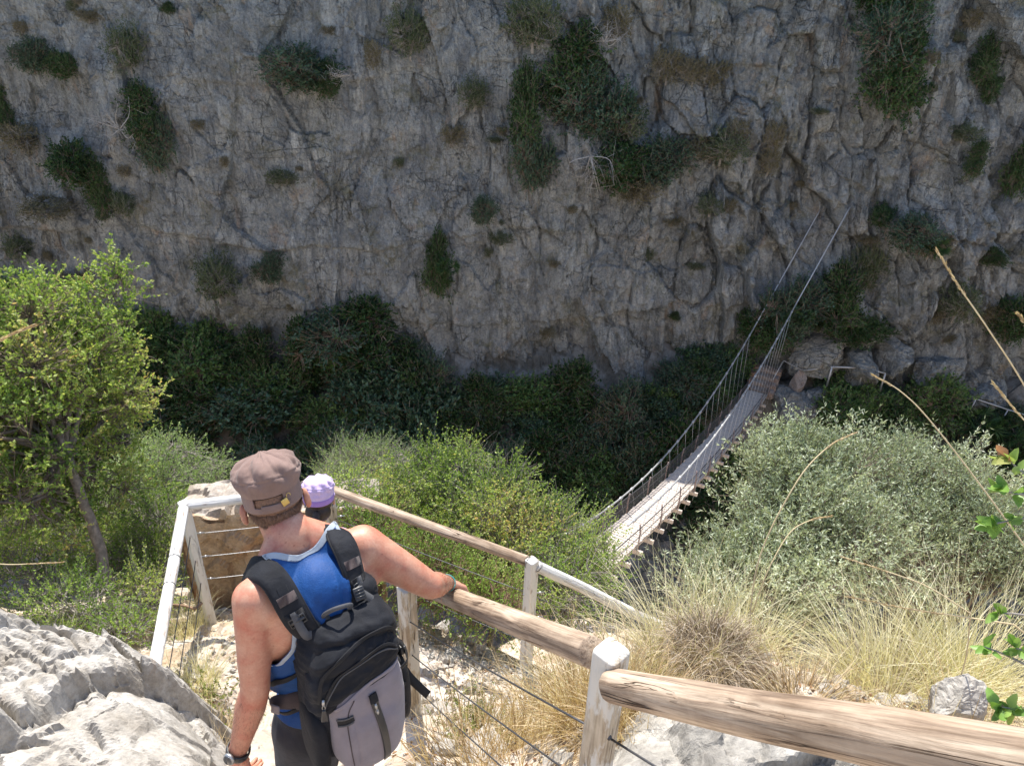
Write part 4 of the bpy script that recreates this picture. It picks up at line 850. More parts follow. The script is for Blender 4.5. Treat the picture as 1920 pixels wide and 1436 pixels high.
for i, (u, v, hw) in enumerate(belt):
    r = px(u, v, 1.); t = 14.
    while t < 48:                                    # walk along the sight line to the slope
        p = r*t
        if p[2] < float(TZ(p[0], p[1])): break
        j = np.clip(np.searchsorted(cx, p[0]), 1, len(cx)-1); k2 = np.clip(np.searchsorted(cz, p[2]), 1, len(cz)-1)
        if YW[j, k2] < p[1]: break
        t += .15
    d = t; s = hw/FPX*d/.85; k = i % 3 if r_.random() < .9 else 0; tone = ('low' if v > 830 else 'middle' if v > 720 else 'top')
    deep = {'low': 'deep in the gorge', 'middle': 'halfway up the belt', 'top': 'at the belt top against rock'}[tone]
    me_ = BELT[r_.choice([0, 0, 1, 1, 2, 3, 4, 5, 5, 3, 6])]
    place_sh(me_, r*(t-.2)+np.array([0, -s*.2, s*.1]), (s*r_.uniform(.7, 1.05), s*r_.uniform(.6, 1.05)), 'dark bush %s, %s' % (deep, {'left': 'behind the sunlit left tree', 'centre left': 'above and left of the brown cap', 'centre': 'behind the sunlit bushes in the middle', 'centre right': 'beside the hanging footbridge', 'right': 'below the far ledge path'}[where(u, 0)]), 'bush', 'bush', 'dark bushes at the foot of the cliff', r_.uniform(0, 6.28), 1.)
# fan palms
for i, (u, v, s, lab) in enumerate(((470, 850, 1.1, 'spiky fan palm in the dark just left above the brown cap'), (1790, 775, .8, 'small fan palm beside the lower far path'), (1830, 800, 1.3, 'broad fan palm under the lower far path'), (1880, 812, 1.1, 'fan palm nearest the right edge under the far path'), (1745, 470, .9, 'fan palm on the wall below the dark right bush'), (1590, 750, 1.0, 'fan palm at the foot of the far ledge handrail'), (690, 640, .9, 'fan palm at the top right of the dark belt'), (1500, 600, .8, 'fan palm among the bushes behind the cables'), (840, 505, .7, 'fan palm low in the middle of the wall'), (700, 690, 1., 'fan palm leaning out of the dark belt'), (1835, 810, .9, 'fan palm half hidden behind the broad one'), (640, 840, 1.2, 'fan palm low in the gorge above the purple cap'))):
    r = px(u, v, 1.); t = 14.
    while t < 48:
        p = r*t; j = np.clip(np.searchsorted(cx, p[0]), 1, len(cx)-1); k2 = np.clip(np.searchsorted(cz, p[2]), 1, len(cz)-1)
        if p[2] < float(TZ(p[0], p[1])) or YW[j, k2] < p[1]: break
        t += .15
    place_sh(PP[i % 2], r*(t-1.1), (s, s), lab, 'fan_palm', 'palm', 'fan palms in the gorge', i*1.3, 1.)
# bleached dead branches on the wall
M_DEAD = simple('bleached_dead_wood', (.50, .47, .43), .9, .15, 30, .3, .003)
for (u, v, s, lab, sd_) in ((240, 235, 1.3, 'bleached leafless branches left of the tall wall bush', 1), (1105, 285, 1.6, 'bleached dead branches hanging down from the big ledge', 2), (1130, 75, .9, 'bleached twigs near the top of the big ledge', 3), (640, 140, .7, 'dead twigs at the right end of the high bush', 4)):
    R = np.random.default_rng(sd_); p = cliff_hit(u, v)+np.array([0, -.7, 0]); mb = MB(); hang = -1 if sd_ == 2 else .6
    for k in range(9):
        e = p+nrm(R.normal(size=3)*[1, .4, .6]+[0, -.2, hang])*s*R.uniform(.5, 1.); q = spline([p, (p+e)/2+R.normal(size=3)*.12*s, e], 8); mb.tube(q, np.linspace(.022, .006, 8), 4)
        for _ in range(5):
            a = q[R.integers(2, 7)]; mb.tube([a, a+R.normal(size=3)*.2*s, a+R.normal(size=3)*.3*s], [.008, .006, .004], 3)
    o = mb.build('dead_branch', M_DEAD); tag(o, lab, 'branch')
# ================= GRASSES =================
GM_STRAW = leafmat('straw_green_blade', [(.0, (.48, .44, .24)), (.35, (.72, .66, .43)), (.75, (.82, .77, .56)), (1., (.84, .78, .62))], .4, .6, .2)
GM_DRY = leafmat('dry_tan_blade', [(.0, (.38, .26, .14)), (.5, (.60, .46, .28)), (1., (.76, .65, .45))], .35, .7, .15)
GM_GREY = leafmat('dead_grey_blade', [(.0, (.20, .14, .09)), (.5, (.38, .30, .22)), (1., (.60, .52, .42))], .2, .8, .1)
GM_HERB = leafmat('herb_leaf', [(.0, (.10, .14, .035)), (.5, (.24, .29, .08)), (1., (.40, .42, .14))], .3, .6, .2)
def blades(root, spread, n, L, w_, R, curl=.9, seg=7, rad0=.06, bias=(0, 0, 0), rr=(0, 1), floor=None):
    """curving thin blades from a tuft; returns verts, faces, rnd"""
    th = R.uniform(0, 2*math.pi, n); el = np.clip(R.normal(spread[0], spread[1], n), .05, 1.5)       # angle from vertical
    d = np.stack([np.sin(el)*np.cos(th), np.sin(el)*np.sin(th), np.cos(el)], 1)+np.array(bias); d = unit(d)
    l = L*R.uniform(.45, 1.1, n); p = np.asarray(root)+np.stack([np.cos(th), np.sin(th), 0*th], 1)*(rad0*R.random(n)**.5)[:, None]
    side = unit(np.cross(d, R.normal(size=(n, 3)))); g = curl*R.uniform(.3, 1.5, n)
    pts = [p]; dd = d.copy(); st = (l/seg)[:, None]; wob = R.normal(size=(n, 3))*.13; kk = R.integers(1, seg*4, n); kink = R.normal(size=(n, 3))*.9
    for k in range(seg):
        dd = unit(dd+np.array([0, 0, -1.])*(g*(k+.5)/seg/ seg*1.6)[:, None]+wob*.4+R.normal(size=(n, 3))*.05+kink*(k == kk)[:, None]); p = p+dd*st; pts.append(p)
    vs = []; 
    for k, q in enumerate(pts):
        ww = w_*(1-.85*(k/seg)**1.5)*.5; vs += [q-side*ww, q+side*ww]
    v = np.stack(vs, 1).reshape(-1, 3); b = np.arange(n)*(2*(seg+1)); f = np.concatenate([np.stack([b+2*k, b+2*k+1, b+2*k+3, b+2*k+2], 1) for k in range(seg)])
    rn = np.repeat(R.uniform(rr[0], rr[1], n), 2*(seg+1)); return v, f, rn
def tussock(u, v, d, n, L, seed, lab, spread=(.42, .3), dead=500, mat=GM_STRAW, w_=.0040, curl=.9, rad0=.12, grp='esparto grass tussocks on the bank', bias=(0, 0, 0), deadL=.32):
    R = np.random.default_rng(seed); p = px(u, v, d); p[2] = gz(p[0], p[1])-.02
    e = empty('grass_tussock', p, lab, 'grass', grp); mb = MB(); mb.add(*blades(p, spread, int(n*(.62 if mat is GM_STRAW else .8)), L*(.86 if mat is GM_STRAW else 1), w_, R, curl, rad0=rad0, bias=bias)); mb.build('blades', mat, e, smooth=False)
    if dead:
        mb = MB(); mb.add(*blades(p+np.array([0, 0, .02]), (1.0, .35), dead, deadL, .003, R, 2.2, rad0=rad0*1.6)); mb.build('dead_blades', GM_GREY, e, smooth=False)
    return e
tussock(1300, 1235, 3.75, 1500, .85, 1, 'biggest straw coloured tussock with a curled grey dead heart, right of the big post', dead=2600, deadL=.30, rad0=.16, spread=(.5, .34))
tussock(1400, 1190, 4.1, 900, .85, 2, 'upright straw grass right behind the biggest tussock', dead=300, spread=(.35, .25))
tussock(1190, 1190, 3.9, 800, .65, 3, 'pale grass leaning over the lower white rail', spread=(.45, .3), dead=250)
tussock(1090, 1130, 4.4, 420, .55, 4, 'thin grass in front of the near end of the footbridge', spread=(.35, .25), dead=0)
tussock(1690, 1250, 3.6, 1400, .8, 5, 'wide sprawling straw tussock in the middle right', dead=1300, spread=(.75, .35), curl=1.2, rad0=.18)
tussock(1830, 1220, 3.7, 1200, .9, 6, 'straw tussock at the right edge behind the green sprigs', spread=(.6, .35), dead=400, curl=1.1)
tussock(1630, 1150, 4.7, 500, .7, 7, 'straw grass below the middle of the olive', spread=(.6, .35), dead=300)
tussock(1760, 1130, 4.5, 900, .9, 8, 'loose straw grass under the right olive bush', spread=(.6, .3), dead=0)
tussock(1930, 1120, 4.0, 700, .9, 9, 'straw grass cut by the right edge at mid height', spread=(.6, .3), dead=0)
tussock(1280, 1120, 4.6, 700, .75, 10, 'straw grass between the bridge end and the olive', spread=(.4, .25), dead=0)
tussock(1500, 1330, 3.3, 500, .35, 11, 'short flattened dry tuft just above the foreground rail', spread=(1.0, .3), mat=GM_DRY, dead=300, curl=1.6)
tussock(1120, 1290, 3.1, 900, .5, 12, 'dry tan tuft directly behind the big post', mat=GM_DRY, spread=(.45, .3), dead=0, rad0=.14)
tussock(1200, 1330, 3.0, 700, .45, 13, 'dry tan tuft between the big post and the grey boulder', mat=GM_DRY, spread=(.5, .3), dead=0, rad0=.14)
tussock(1040, 1240, 3.6, 700, .45, 14, 'dry tan tuft left of the big post under the handrail', mat=GM_DRY, spread=(.5, .3), dead=0, rad0=.16)
tussock(1100, 1230, 3.5, 500, .5, 44, 'fan of yellow grass arching left beneath the handrail', mat=GM_STRAW, spread=(.9, .3), dead=0, rad0=.1, bias=(-.6, 0, 0), curl=1.3)
tussock(1900, 1330, 2.9, 600, .5, 15, 'dry straw tuft at the right edge just above the rail', mat=GM_DRY, spread=(.8, .3), dead=200, rad0=.16)
tussock(40, 1120, 4.7, 600, .55, 16, 'dark green grass behind the top of the big pale rock', spread=(.5, .3), dead=200, mat=GM_HERB, grp='tufts on the left side')
tussock(395, 1390, 3.35, 1100, .34, 17, 'golden dry grass between the big pale rock and the left arm', mat=GM_DRY, spread=(.5, .35), dead=0, rad0=.2, grp='tufts on the left side')
tussock(350, 1300, 3.9, 800, .34, 18, 'dry grass at the lower end of the white left rail', mat=GM_DRY, spread=(.6, .3), dead=0, rad0=.2, grp='tufts on the left side')
tussock(335, 1190, 4.9, 600, .4, 19, 'straw grass along the inside of the white left rail', mat=GM_STRAW, spread=(.5, .3), dead=0, rad0=.16, grp='tufts on the left side')
tussock(330, 1110, 5.9, 500, .5, 20, 'pale grass between the white corner post and the left rail', mat=GM_STRAW, spread=(.35, .25), dead=0, rad0=.14, grp='tufts on the left side')
tussock(430, 965, 7.0, 900, .45, 21, 'green reedy grass behind the earthen block', mat=GM_HERB, spread=(.3, .2), dead=0, rad0=.35, grp='tufts on the left side', w_=.006)
tussock(890, 1390, 3.2, 500, .32, 22, 'wiry dry stems at the bottom centre', mat=GM_DRY, spread=(.4, .3), dead=0, rad0=.25)
tussock(980, 1400, 3.0, 500, .36, 23, 'wiry dry stems left of the big post near the bottom', mat=GM_DRY, spread=(.4, .3), dead=0, rad0=.25)
def deadtuft(u, v, d, n, L, seed, lab, rad0=.12):
    R = np.random.default_rng(seed); p = px(u, v, d); mb = MB(); mb.add(*blades(p, (1.0, .6), n, L, .0030, R, 5.5, rad0=rad0, seg=9)); o = mb.build('dead_tuft', GM_GREY, smooth=False); tag(o, lab, 'grass')
deadtuft(1335, 1225, 3.5, 2200, .26, 51, 'matted grey brown dead grass clump right of the big post', .16)
def herb(u, v, d, n, L, seed, lab, mat=GM_HERB, lw=.006, ll=.022, rad0=.05, grp=None, spread=(.4, .3)):
    R = np.random.default_rng(seed); p = px(u, v, d); p[2] = gz(p[0], p[1])-.01; e = empty('herb', p, lab, 'plant', grp)
    th = R.uniform(0, 6.28, n); el = np.abs(R.normal(spread[0], spread[1], n)); dd = np.stack([np.sin(el)*np.cos(th), np.sin(el)*np.sin(th), np.cos(el)], 1); l = L*R.uniform(.5, 1.1, n)
    P = p+R.normal(size=(n, 3))*[rad0, rad0, 0]; Q = P+dd*l[:, None]; vv, f = tri_tubes(P, Q, .0022, .001, (P+Q)/2+R.normal(size=(n, 3))*.012); mb = MB(); mb.add(vv, f); mb.build('stem', M_STICK, e)
    k = np.repeat(np.arange(n), 26); t = R.uniform(.25, 1.02, len(k)); LP = P[k]+(Q-P)[k]*t[:, None]; A = unit(dd[k]*.8+unit(R.normal(size=(len(k), 3)))); mb = MB()
    mb.add(*leaf_quads(LP, A, ll*R.uniform(.6, 1.2, len(k)), lw, np.clip(R.normal(.5, .25, len(k)), 0, 1), R=R)); mb.build('leaves', mat, e, smooth=False); return e
herb(900, 1265, 3.85, 60, .30, 1, 'green flowering herb behind the cables in the middle')
herb(965, 1260, 3.75, 30, .24, 2, 'paler herb right of the green flowering one')
herb(400, 1275, 4.0, 70, .16, 3, 'leafy green weed left of the bare left shoulder', LM_GRN and GM_HERB, .011, .022, .12, spread=(.7, .4))
herb(350, 1215, 4.6, 70, .2, 4, 'green weed next to the inside of the white left rail', GM_HERB, .01, .02, .12, spread=(.6, .4))
herb(425, 1310, 3.75, 50, .14, 5, 'low green weed above the left elbow', GM_HERB, .011, .02, .1, spread=(.8, .4))
herb(930, 1320, 3.5, 12, .24, 6, 'wiry plant with few leaves beside the wide white slab', GM_DRY, .006, .012, .08)
herb(850, 1180, 4.6, 26, .3, 7, 'dry thorny twigs just below the hand on the rail', GM_DRY, .007, .012, .12)
herb(850, 1320, 3.6, 22, .2, 8, 'yellowish weed right of the hanging backpack strap', GM_HERB, .005, .016, .07)
herb(230, 1345, 3.05, 16, .16, 9, 'small green tuft growing in the crack of the big pale rock', GM_HERB, .005, .02, .03)
herb(190, 1320, 3.15, 22, .10, 10, 'yellow green tuft in a hollow of the big pale rock', GM_HERB, .005, .016, .03)
# scattered dry grass, leaf litter and stones: uncountable
R = np.random.default_rng(99); mb = MB(); k = 0
while k < 420:
    x, y = R.uniform(-2.4, 2.6), R.uniform(.9, 4.3)
    pm = float(path_mask(np.array([x]), np.array([y]))[0])
    if R.random() < pm*.93: continue
    mb.add(*blades(np.array([x, y, gz(x, y)-.01]), (.6, .35), int(R.integers(8, 26)), R.uniform(.08, .26), .0022, R, 1.2, seg=4, rad0=.05)); k += 1
o = mb.build('dry_grass', GM_DRY, smooth=False); tag(o, 'sparse dry tan grass scattered over the slope', 'grass', None, 'stuff')
LM_LIT = leafmat('fallen_leaf', [(0, (.16, .08, .045)), (.5, (.34, .19, .10)), (1, (.50, .36, .22))], .1, .8, .1)
n = 6500; x = R.uniform(-2.3, 2.2, n); y = R.uniform(1., 4.5, n); keep = fbm(x*1.7, y*1.7, 0, 3, 5) > R.normal(0, .16, n); x, y = x[keep], y[keep]; z = terrain_z(x, y)
P = np.stack([x, y, z+.008], 1); A = unit(R.normal(size=P.shape)*[1, 1, .35]); v, f, a = leaf_quads(P, A, .026*R.uniform(.5, 1.3, len(P)), .014, R.random(len(P)), .8, R=R)
o = link('leaf_litter', mesh_np(v, f, False, {'rnd': a}), None, LM_LIT); tag(o, 'brown fallen leaves lying over the rubble', 'leaves', None, 'stuff')
bm = bmesh.new(); bmesh.ops.create_icosphere(bm, subdivisions=2, radius=1); sv = np.array([q.co[:] for q in bm.verts]); sf = np.array([[w_.index for w_ in q.verts] for q in bm.faces]); bm.free()
n = 3600; x = R.uniform(-2.4, 2.4, n); y = R.uniform(.9, 4.6, n); y[:700] = R.uniform(3.2, 4.5, 700); x[:700] = R.uniform(-2.3, 0, 700)
z = terrain_z(x, y); s = np.clip(.008*R.pareto(1.9, n)+.008, 0, .05)
q = sv[None]*s[:, None, None]*R.uniform(.6, 1.2, (n, 1, 3))*(1+.28*R.normal(size=(n, len(sv), 1))); q = q+np.stack([x, y, z], 1)[:, None]; f = (sf[None]+np.arange(n)[:, None, None]*len(sv)).reshape(-1, 3)
o = link('rubble', mesh_np(q.reshape(-1, 3), f, False), None, M_PALE); tag(o, 'pale limestone chips scattered on the ground', 'stones', None, 'stuff')
# ---------- tall seed stalks
M_STALK = simple('dry_stalk', (.62, .50, .30), .7, .15, 60, .2, .001)
def stalk(pts, heads, lab, r=.0016, seed=0, group='dry seed stalks of the grasses'):
    R = np.random.default_rng(seed); p0 = np.asarray(pts[0], float); outf = abs(p0[0]/(p0[1]*.866-p0[2]*.5)) > .66; g0 = p0+np.array([(.6 if outf else .06)*math.copysign(1, p0[0]), -.05, 0]); g0[2] = max(gz(g0[0], g0[1]), p0[2]-1.5)-.02
    q = spline(pts, 34)
    if p0[2]-g0[2] > .15: q = np.concatenate([spline([g0, g0*.5+p0*.5+np.array([.02, 0, .08]), p0], 12)[:-1], q])
    nq = len(q); e = empty('seed_stalk', q[0], lab, 'grass', group); mb = MB(); mb.tube(q, np.linspace(r, r*.55, nq), 5); mb.build('stem', M_STALK, e)
    n = int(34*heads); tip = q[-n:]; P = []; A = []
    for i in range(n-1):
        d = nrm(tip[i+1]-tip[i])
        for k in range(9): P.append(tip[i]+(tip[i+1]-tip[i])*R.random()); A.append(nrm(d+.13*R.normal(size=3)))
    mb = MB(); mb.add(*leaf_quads(np.array(P), np.array(A), r*6*R.uniform(.7, 1.2, len(P)), r*1.5, R.random(len(P)), .5, R=R)); mb.build('seed_head', GM_DRY, e, smooth=False)
stalk([px(2050, 960, 2.1), px(1925, 730, 2.05), px(1855, 620, 2.0), px(1800, 540, 2.0), px(1759, 474, 2.0)], .36, 'tall tan seed stalk rising highest at the right edge against the cliff', .0030, 1)
stalk([px(1990, 1120, 2.6), px(1850, 925, 2.6), px(1745, 790, 2.6), px(1690, 735, 2.6), px(1640, 705, 2.6)], .22, 'long straight seed stalk crossing the right olive bush', .0032, 2)
stalk([px(2010, 900, 2.2), px(1940, 810, 2.2), px(1900, 765, 2.2), px(1865, 722, 2.2)], .5, 'short seed head at the right edge above the olive', .0030, 3)
stalk([px(1960, 640, 2.2), px(1935, 620, 2.2), px(1912, 592, 2.2)], .6, 'seed head tip just entering at the right edge', .0030, 4)
stalk([px(1400, 1250, 3.7), px(1420, 1060, 3.6), px(1490, 910, 3.5), px(1550, 840, 3.5), px(1602, 812, 3.5)], .32, 'tall arching seed stalk in front of the big olive bush', .0040, 5)
stalk([px(1410, 1150, 3.7), px(1440, 1070, 3.6), px(1480, 1000, 3.6), px(1520, 975, 3.6), px(1555, 968, 3.6)], .3, 'shorter arching seed stalk left of the olive centre', .0036, 6)
stalk([px(1820, 1150, 3.), px(1740, 1100, 3.), px(1660, 1070, 3.), px(1580, 1044, 3.)], .4, 'drooping seed stalk under the olive bush', .0030, 7)
stalk([px(1900, 1170, 3.), px(1800, 1155, 3.), px(1700, 1140, 3.), px(1590, 1118, 3.)], .6, 'pinkish seed stalk lying across the straw grass', .0036, 8)
stalk([px(-80, 670, 1.9), px(-30, 655, 1.9), px(15, 630, 1.9), px(58, 612, 1.9)], .6, 'thick tan seed head entering from the left edge over the tree', .0032, 9)
stalk([px(-30, 1055, 3.6), px(20, 1058, 3.6), px(70, 1056, 3.6), px(115, 1054, 3.6)], .5, 'thin tan seed head at the left above the pale rock', .0030, 10)
# ---------- green sprigs close to the camera at the right edge
LM_SPR = leafmat('sprig_leaf', [(0, (.10, .20, .04)), (.55, (.22, .38, .08)), (.85, (.36, .46, .14)), (1, (.50, .26, .14))], .4, .4, .4)
def sprig(pts, leaves, seed, lab, size=.034, red=False):
    R = np.random.default_rng(seed); q = spline(pts, 16); p0 = q[0]; g0 = px(2120, 1330, 1.75)+R.normal(size=3)*.03; g0[2] = gz(g0[0], g0[1])-.02; qq = np.concatenate([spline([g0, g0*.4+p0*.6+np.array([.10, .0, .05]), p0], 12)[:-1], q]); e = empty('leafy_sprig', g0, lab, 'branch', 'leafy sprigs at the right edge'); mb = MB(); mb.tube(qq, np.linspace(.0045, .0014, len(qq)), 6); mb.build('stem', M_TWIG, e)
    mb = MB(); 
    for k in range(leaves):
        i = int(R.integers(3, 16)) if k > 6 else 15-k//2; d = nrm(q[min(15, i+1)]-q[i-1]); b = q[i]; a = nrm(d*.5+nrm(R.normal(size=3))*.9+np.array([0, 0, .25])); s_ = nrm(np.cross(a, R.normal(size=3))); nn = np.cross(s_, a); L = size*R.uniform(.7, 1.15)
        m = 7; t = np.linspace(0, 1, m); w_ = L*.27*np.sin(math.pi*t**.8)**.8*(1+.18*np.cos(t*22)); ctr = b+np.outer(t*L, a)+np.outer(-.12*L*t*t, nn)
        vv = np.stack([ctr-np.outer(w_, s_)+np.outer(w_*.3, nn), ctr, ctr+np.outer(w_, s_)+np.outer(w_*.3, nn)], 1).reshape(-1, 3); f = []
        for j in range(m-1):
            for c in (0, 1): f.append([j*3+c, j*3+c+1, j*3+c+4, j*3+c+3])
        mb.add(vv, f, float(np.clip(R.normal(.85 if red else .45, .2), 0, 1)))
    mb.build('leaves', LM_SPR, e)
sprig([px(2010, 985, 1.5), px(1950, 968, 1.5), px(1900, 975, 1.5), px(1850, 985, 1.5)], 20, 1, 'blurred leafy sprig reaching in from the right edge at mid height')
sprig([px(2000, 930, 1.5), px(1950, 905, 1.5), px(1910, 880, 1.5), px(1890, 858, 1.5)], 16, 2, 'reddish tipped sprig at the right edge over the olive', red=True)
sprig([px(1990, 960, 1.5), px(1940, 930, 1.5), px(1900, 925, 1.5), px(1875, 915, 1.5)], 14, 12, 'pale green sprig between the reddish and the blurred one')
sprig([px(1990, 1200, 1.6), px(1940, 1160, 1.6), px(1900, 1150, 1.6), px(1872, 1150, 1.6)], 9, 3, 'bright green leaf pair right of the straw tussock')
sprig([px(1995, 1290, 1.6), px(1930, 1250, 1.6), px(1880, 1225, 1.6), px(1845, 1212, 1.6)], 9, 4, 'small bright green sprig above the white rock at right')
sprig([px(2000, 1400, 1.5), px(1950, 1360, 1.5), px(1900, 1330, 1.5), px(1870, 1325, 1.5)], 22, 5, 'largest bright green sprig touching the foreground rail')
sprig([px(1990, 1260, 1.6), px(1950, 1240, 1.6), px(1920, 1220, 1.6), px(1905, 1215, 1.6)], 7, 6, 'leaf cluster cut by the right edge above the largest sprig')
# ================= SCULPTING HELPERS =================
def ball(c, ax, r, nu=20, nv=12):
    """ellipsoid: centre, 3 axes rows, radii"""
    c = np.asarray(c, float); ax = np.asarray(ax, float); r = np.asarray(r, float)
    th = np.linspace(0, math.pi, nv+1)[1:-1]; ph = np.arange(nu)*2*math.pi/nu
    v = [np.array([0, 0, 1.])]+[np.array([math.sin(t)*math.cos(p), math.sin(t)*math.sin(p), math.cos(t)]) for t in th for p in ph]+[np.array([0, 0, -1.])]
    v = np.array(v)*r; f = []
    for j in range(nu): f.append([0, 1+j, 1+(j+1) % nu])
    for i in range(nv-2):
        for j in range(nu): a = 1+i*nu+j; b = 1+i*nu+(j+1) % nu; f += [[a, a+nu, b+nu], [a, b+nu, b]]
    l = len(v)-1
    for j in range(nu): f.append([l, l-nu+(j+1) % nu, l-nu+j])
    return c+v@ax, np.array(f)
def limb(p, q, r0, r1, flat=1., fdir=None, n=16, m=6):
    """round cone; flat<1 squeezes along fdir"""
    p = np.asarray(p, float); q = np.asarray(q, float); d = nrm(q-p); ref = np.asarray(fdir, float) if fdir is not None else (np.array([0, 0, 1.]) if abs(d[2]) < .9 else np.array([1., 0, 0]))
    w_ = nrm(ref-d*(ref@d)); u = np.cross(d, w_); rings = []
    for t in np.linspace(-math.pi/2, 0, m)[:-1]: rings.append((p+d*r0*math.sin(t), r0*math.cos(t)+1e-4))
    for t in np.linspace(0, 1, m): rings.append((p+(q-p)*t, r0+(r1-r0)*t))
    for t in np.linspace(0, math.pi/2, m)[1:]: rings.append((q+d*r1*math.sin(t), r1*math.cos(t)+1e-4))
    an = np.arange(n)/n*2*math.pi; v = np.concatenate([c+np.outer(np.cos(an)*r, u)+np.outer(np.sin(an)*r*flat, w_) for c, r in rings]); k = np.arange(n); k2 = (k+1) % n; f = []
    for i in range(len(rings)-1): a = i*n+k; b = i*n+k2; f.append(np.stack([a, b, b+n], 1)); f.append(np.stack([a, b+n, a+n], 1))
    l = (len(rings)-1)*n; f.append(np.array([[0, j+1, j] for j in range(1, n-1)])); f.append(np.array([[l, l+j, l+j+1] for j in range(1, n-1)]))
    return v, np.concatenate(f)
def chain(pts, rs, **k): return [limb(pts[i], pts[i+1], rs[i], rs[i+1], **k) for i in range(len(pts)-1)]
def sculpt(prims, voxel, smooth=8, wfun=None):
    mb = MB()
    for v, f in prims: mb.add(v, f)
    me = mb.mesh(); o = bpy.data.objects.new('tmp', me); C.objects.link(o); md = o.modifiers.new('r', 'REMESH'); md.mode = 'VOXEL'; md.voxel_size = voxel; md.adaptivity = 0
    dg = bpy.context.evaluated_depsgraph_get(); ev = o.evaluated_get(dg); m2 = bpy.data.meshes.new_from_object(ev)
    n = len(m2.vertices); v = np.zeros(n*3, np.float32); m2.vertices.foreach_get('co', v); v = v.reshape(-1, 3).astype(float)
    q = np.array([p.vertices[:] for p in m2.polygons]) if all(len(p.vertices) == 4 for p in m2.polygons) else None
    if q is None:
        t = []; 
        for p in m2.polygons:
            a = p.vertices[:]; t.append(list(a)+[a[-1]]*(4-len(a)))
        q = np.array(t)
    e = np.zeros(len(m2.edges)*2, np.int32); m2.edges.foreach_get('vertices', e); e = e.reshape(-1, 2)
    bpy.data.objects.remove(o); bpy.data.meshes.remove(me); bpy.data.meshes.remove(m2)
    return laplace(v, e, smooth, wfun), q, e
def laplace(v, e, it, wfun=None, lam=.5):
    deg = np.bincount(e.ravel(), minlength=len(v)).astype(float)[:, None]; wt = 1. if wfun is None else wfun(v)[:, None]
    for i in range(it):
        s = np.zeros_like(v)
        for c in range(3): s[:, c] = np.bincount(e[:, 0], v[e[:, 1], c], len(v))+np.bincount(e[:, 1], v[e[:, 0], c], len(v))
        v = v+(s/np.maximum(deg, 1)-v)*lam*wt
    return v
def vnormals(v, q):
    nn = np.zeros_like(v); fn = np.cross(v[q[:, 2]]-v[q[:, 0]], v[q[:, 3]]-v[q[:, 1]])
    for k in range(4): 
        for c in range(3): nn[:, c] += np.bincount(q[:, k], fn[:, c], len(v))
    return unit(nn)
def clip(v, q, f, extra=None):
    """keep f>0, cutting triangles cleanly"""
    tri = np.concatenate([q[:, [0, 1, 2]], q[:, [0, 2, 3]]]); vs = list(v); fv = f; out = []; cache = {}
    pos = fv > 0; s = pos[tri].sum(1); out = list(map(list, tri[s == 3]))
    def cut(a, b):
        k = (min(a, b), max(a, b))
        if k not in cache:
            t = fv[a]/(fv[a]-fv[b]); cache[k] = len(vs); vs.append(v[a]+(v[b]-v[a])*t)
        return cache[k]
    for t in tri[(s == 1) | (s == 2)]:
        a, b, c = t
        for _ in range(3):
            if (pos[a] and not pos[b] and not pos[c]) or (not pos[a] and pos[b] and pos[c]): break
            a, b, c = b, c, a
        x, y = cut(a, b), cut(a, c)
        if pos[a]: out.append([a, x, y])
        else: out += [[x, b, c], [x, c, y]]
    vs = np.array(vs); out = np.array(out); out = out[(out[:, 0] != out[:, 1]) & (out[:, 1] != out[:, 2]) & (out[:, 0] != out[:, 2])]
    used, inv = np.unique(out, return_inverse=True); return vs[used], inv.reshape(out.shape)
def fcol(v, *planes):
    pass
def skinobj(name, v, f, parent, mat, attrs=None, solid=0., smooth=True):
    me = mesh_np(v-np.array(off(parent)) if parent is not None else v, f, smooth, attrs); o = link(name, me, parent, mat)
    if solid: md = o.modifiers.new('thickness', 'SOLIDIFY'); md.thickness = solid; md.offset = 1 if solid > 0 else -1
    return o
def hand(wrist, palm_dir, back_n, thumb_side, size=1., curls=(.5, .5, .5, .5), spread=.12, thumb=(.6, .5, .3), R=None, lift=0.):
    """prims for a hand: palm_dir points to the knuckles, back_n out of the back, thumb_side towards the thumb"""
    d = nrm(palm_dir); b = nrm(np.asarray(back_n)-d*(np.asarray(back_n)@d)); t = np.cross(d, b); t = t*np.sign(t@np.asarray(thumb_side))
    w = np.asarray(wrist, float); S = size; P = []
    for k, x in enumerate((.030, .010, -.011, -.031)):
        base = w+d*.022*S+t*x*.6*S; kn = w+d*(.092-.004*abs(k-1)-.004*k)*S+t*x*S+b*.002; P.append(limb(base, kn, .0145*S, .0115*S))
        L = np.array([.044, .049, .045, .035])[k]*S; c = curls[k]; dirv = nrm(d+t*(x*spread/.03)*.8); p = kn; ang = 0; rr = [.0100, .0092, .0083, .0072]
        if k == 3: rr = [.0088, .008, .0073, .0064]
        for j, (l, a) in enumerate(((L, c), (L*.62, c*1.15), (L*.5, c*.8))):
            ang += a; nd = nrm(dirv*math.cos(ang)-b*math.sin(ang)); q = p+nd*l; P.append(limb(p, q, rr[j]*S, rr[j+1]*S)); p = q
    P.append(ball(w+d*.05*S, np.array([d, t, b]), np.array([.046, .038, .014])*S)); P.append(ball(w+d*.035*S+t*.022*S-b*.006*S, np.array([d, t, b]), np.array([.032, .016, .016])*S))
    a0 = w+d*.028*S+t*.024*S-b*.004; d1 = nrm(d*.75+t*thumb[0]-b*.25); a1 = a0+d1*.042*S; d2 = nrm(d*.85+t*thumb[1]*.5-b*thumb[2]); a2 = a1+d2*.032*S; d3 = nrm(d*.85+t*thumb[1]*.2-b*thumb[2]*1.7); a3 = a2+d3*.024*S
    P += chain([a0, a1, a2, a3], [.0145*S, .0115*S, .0102*S, .0082*S]); return P
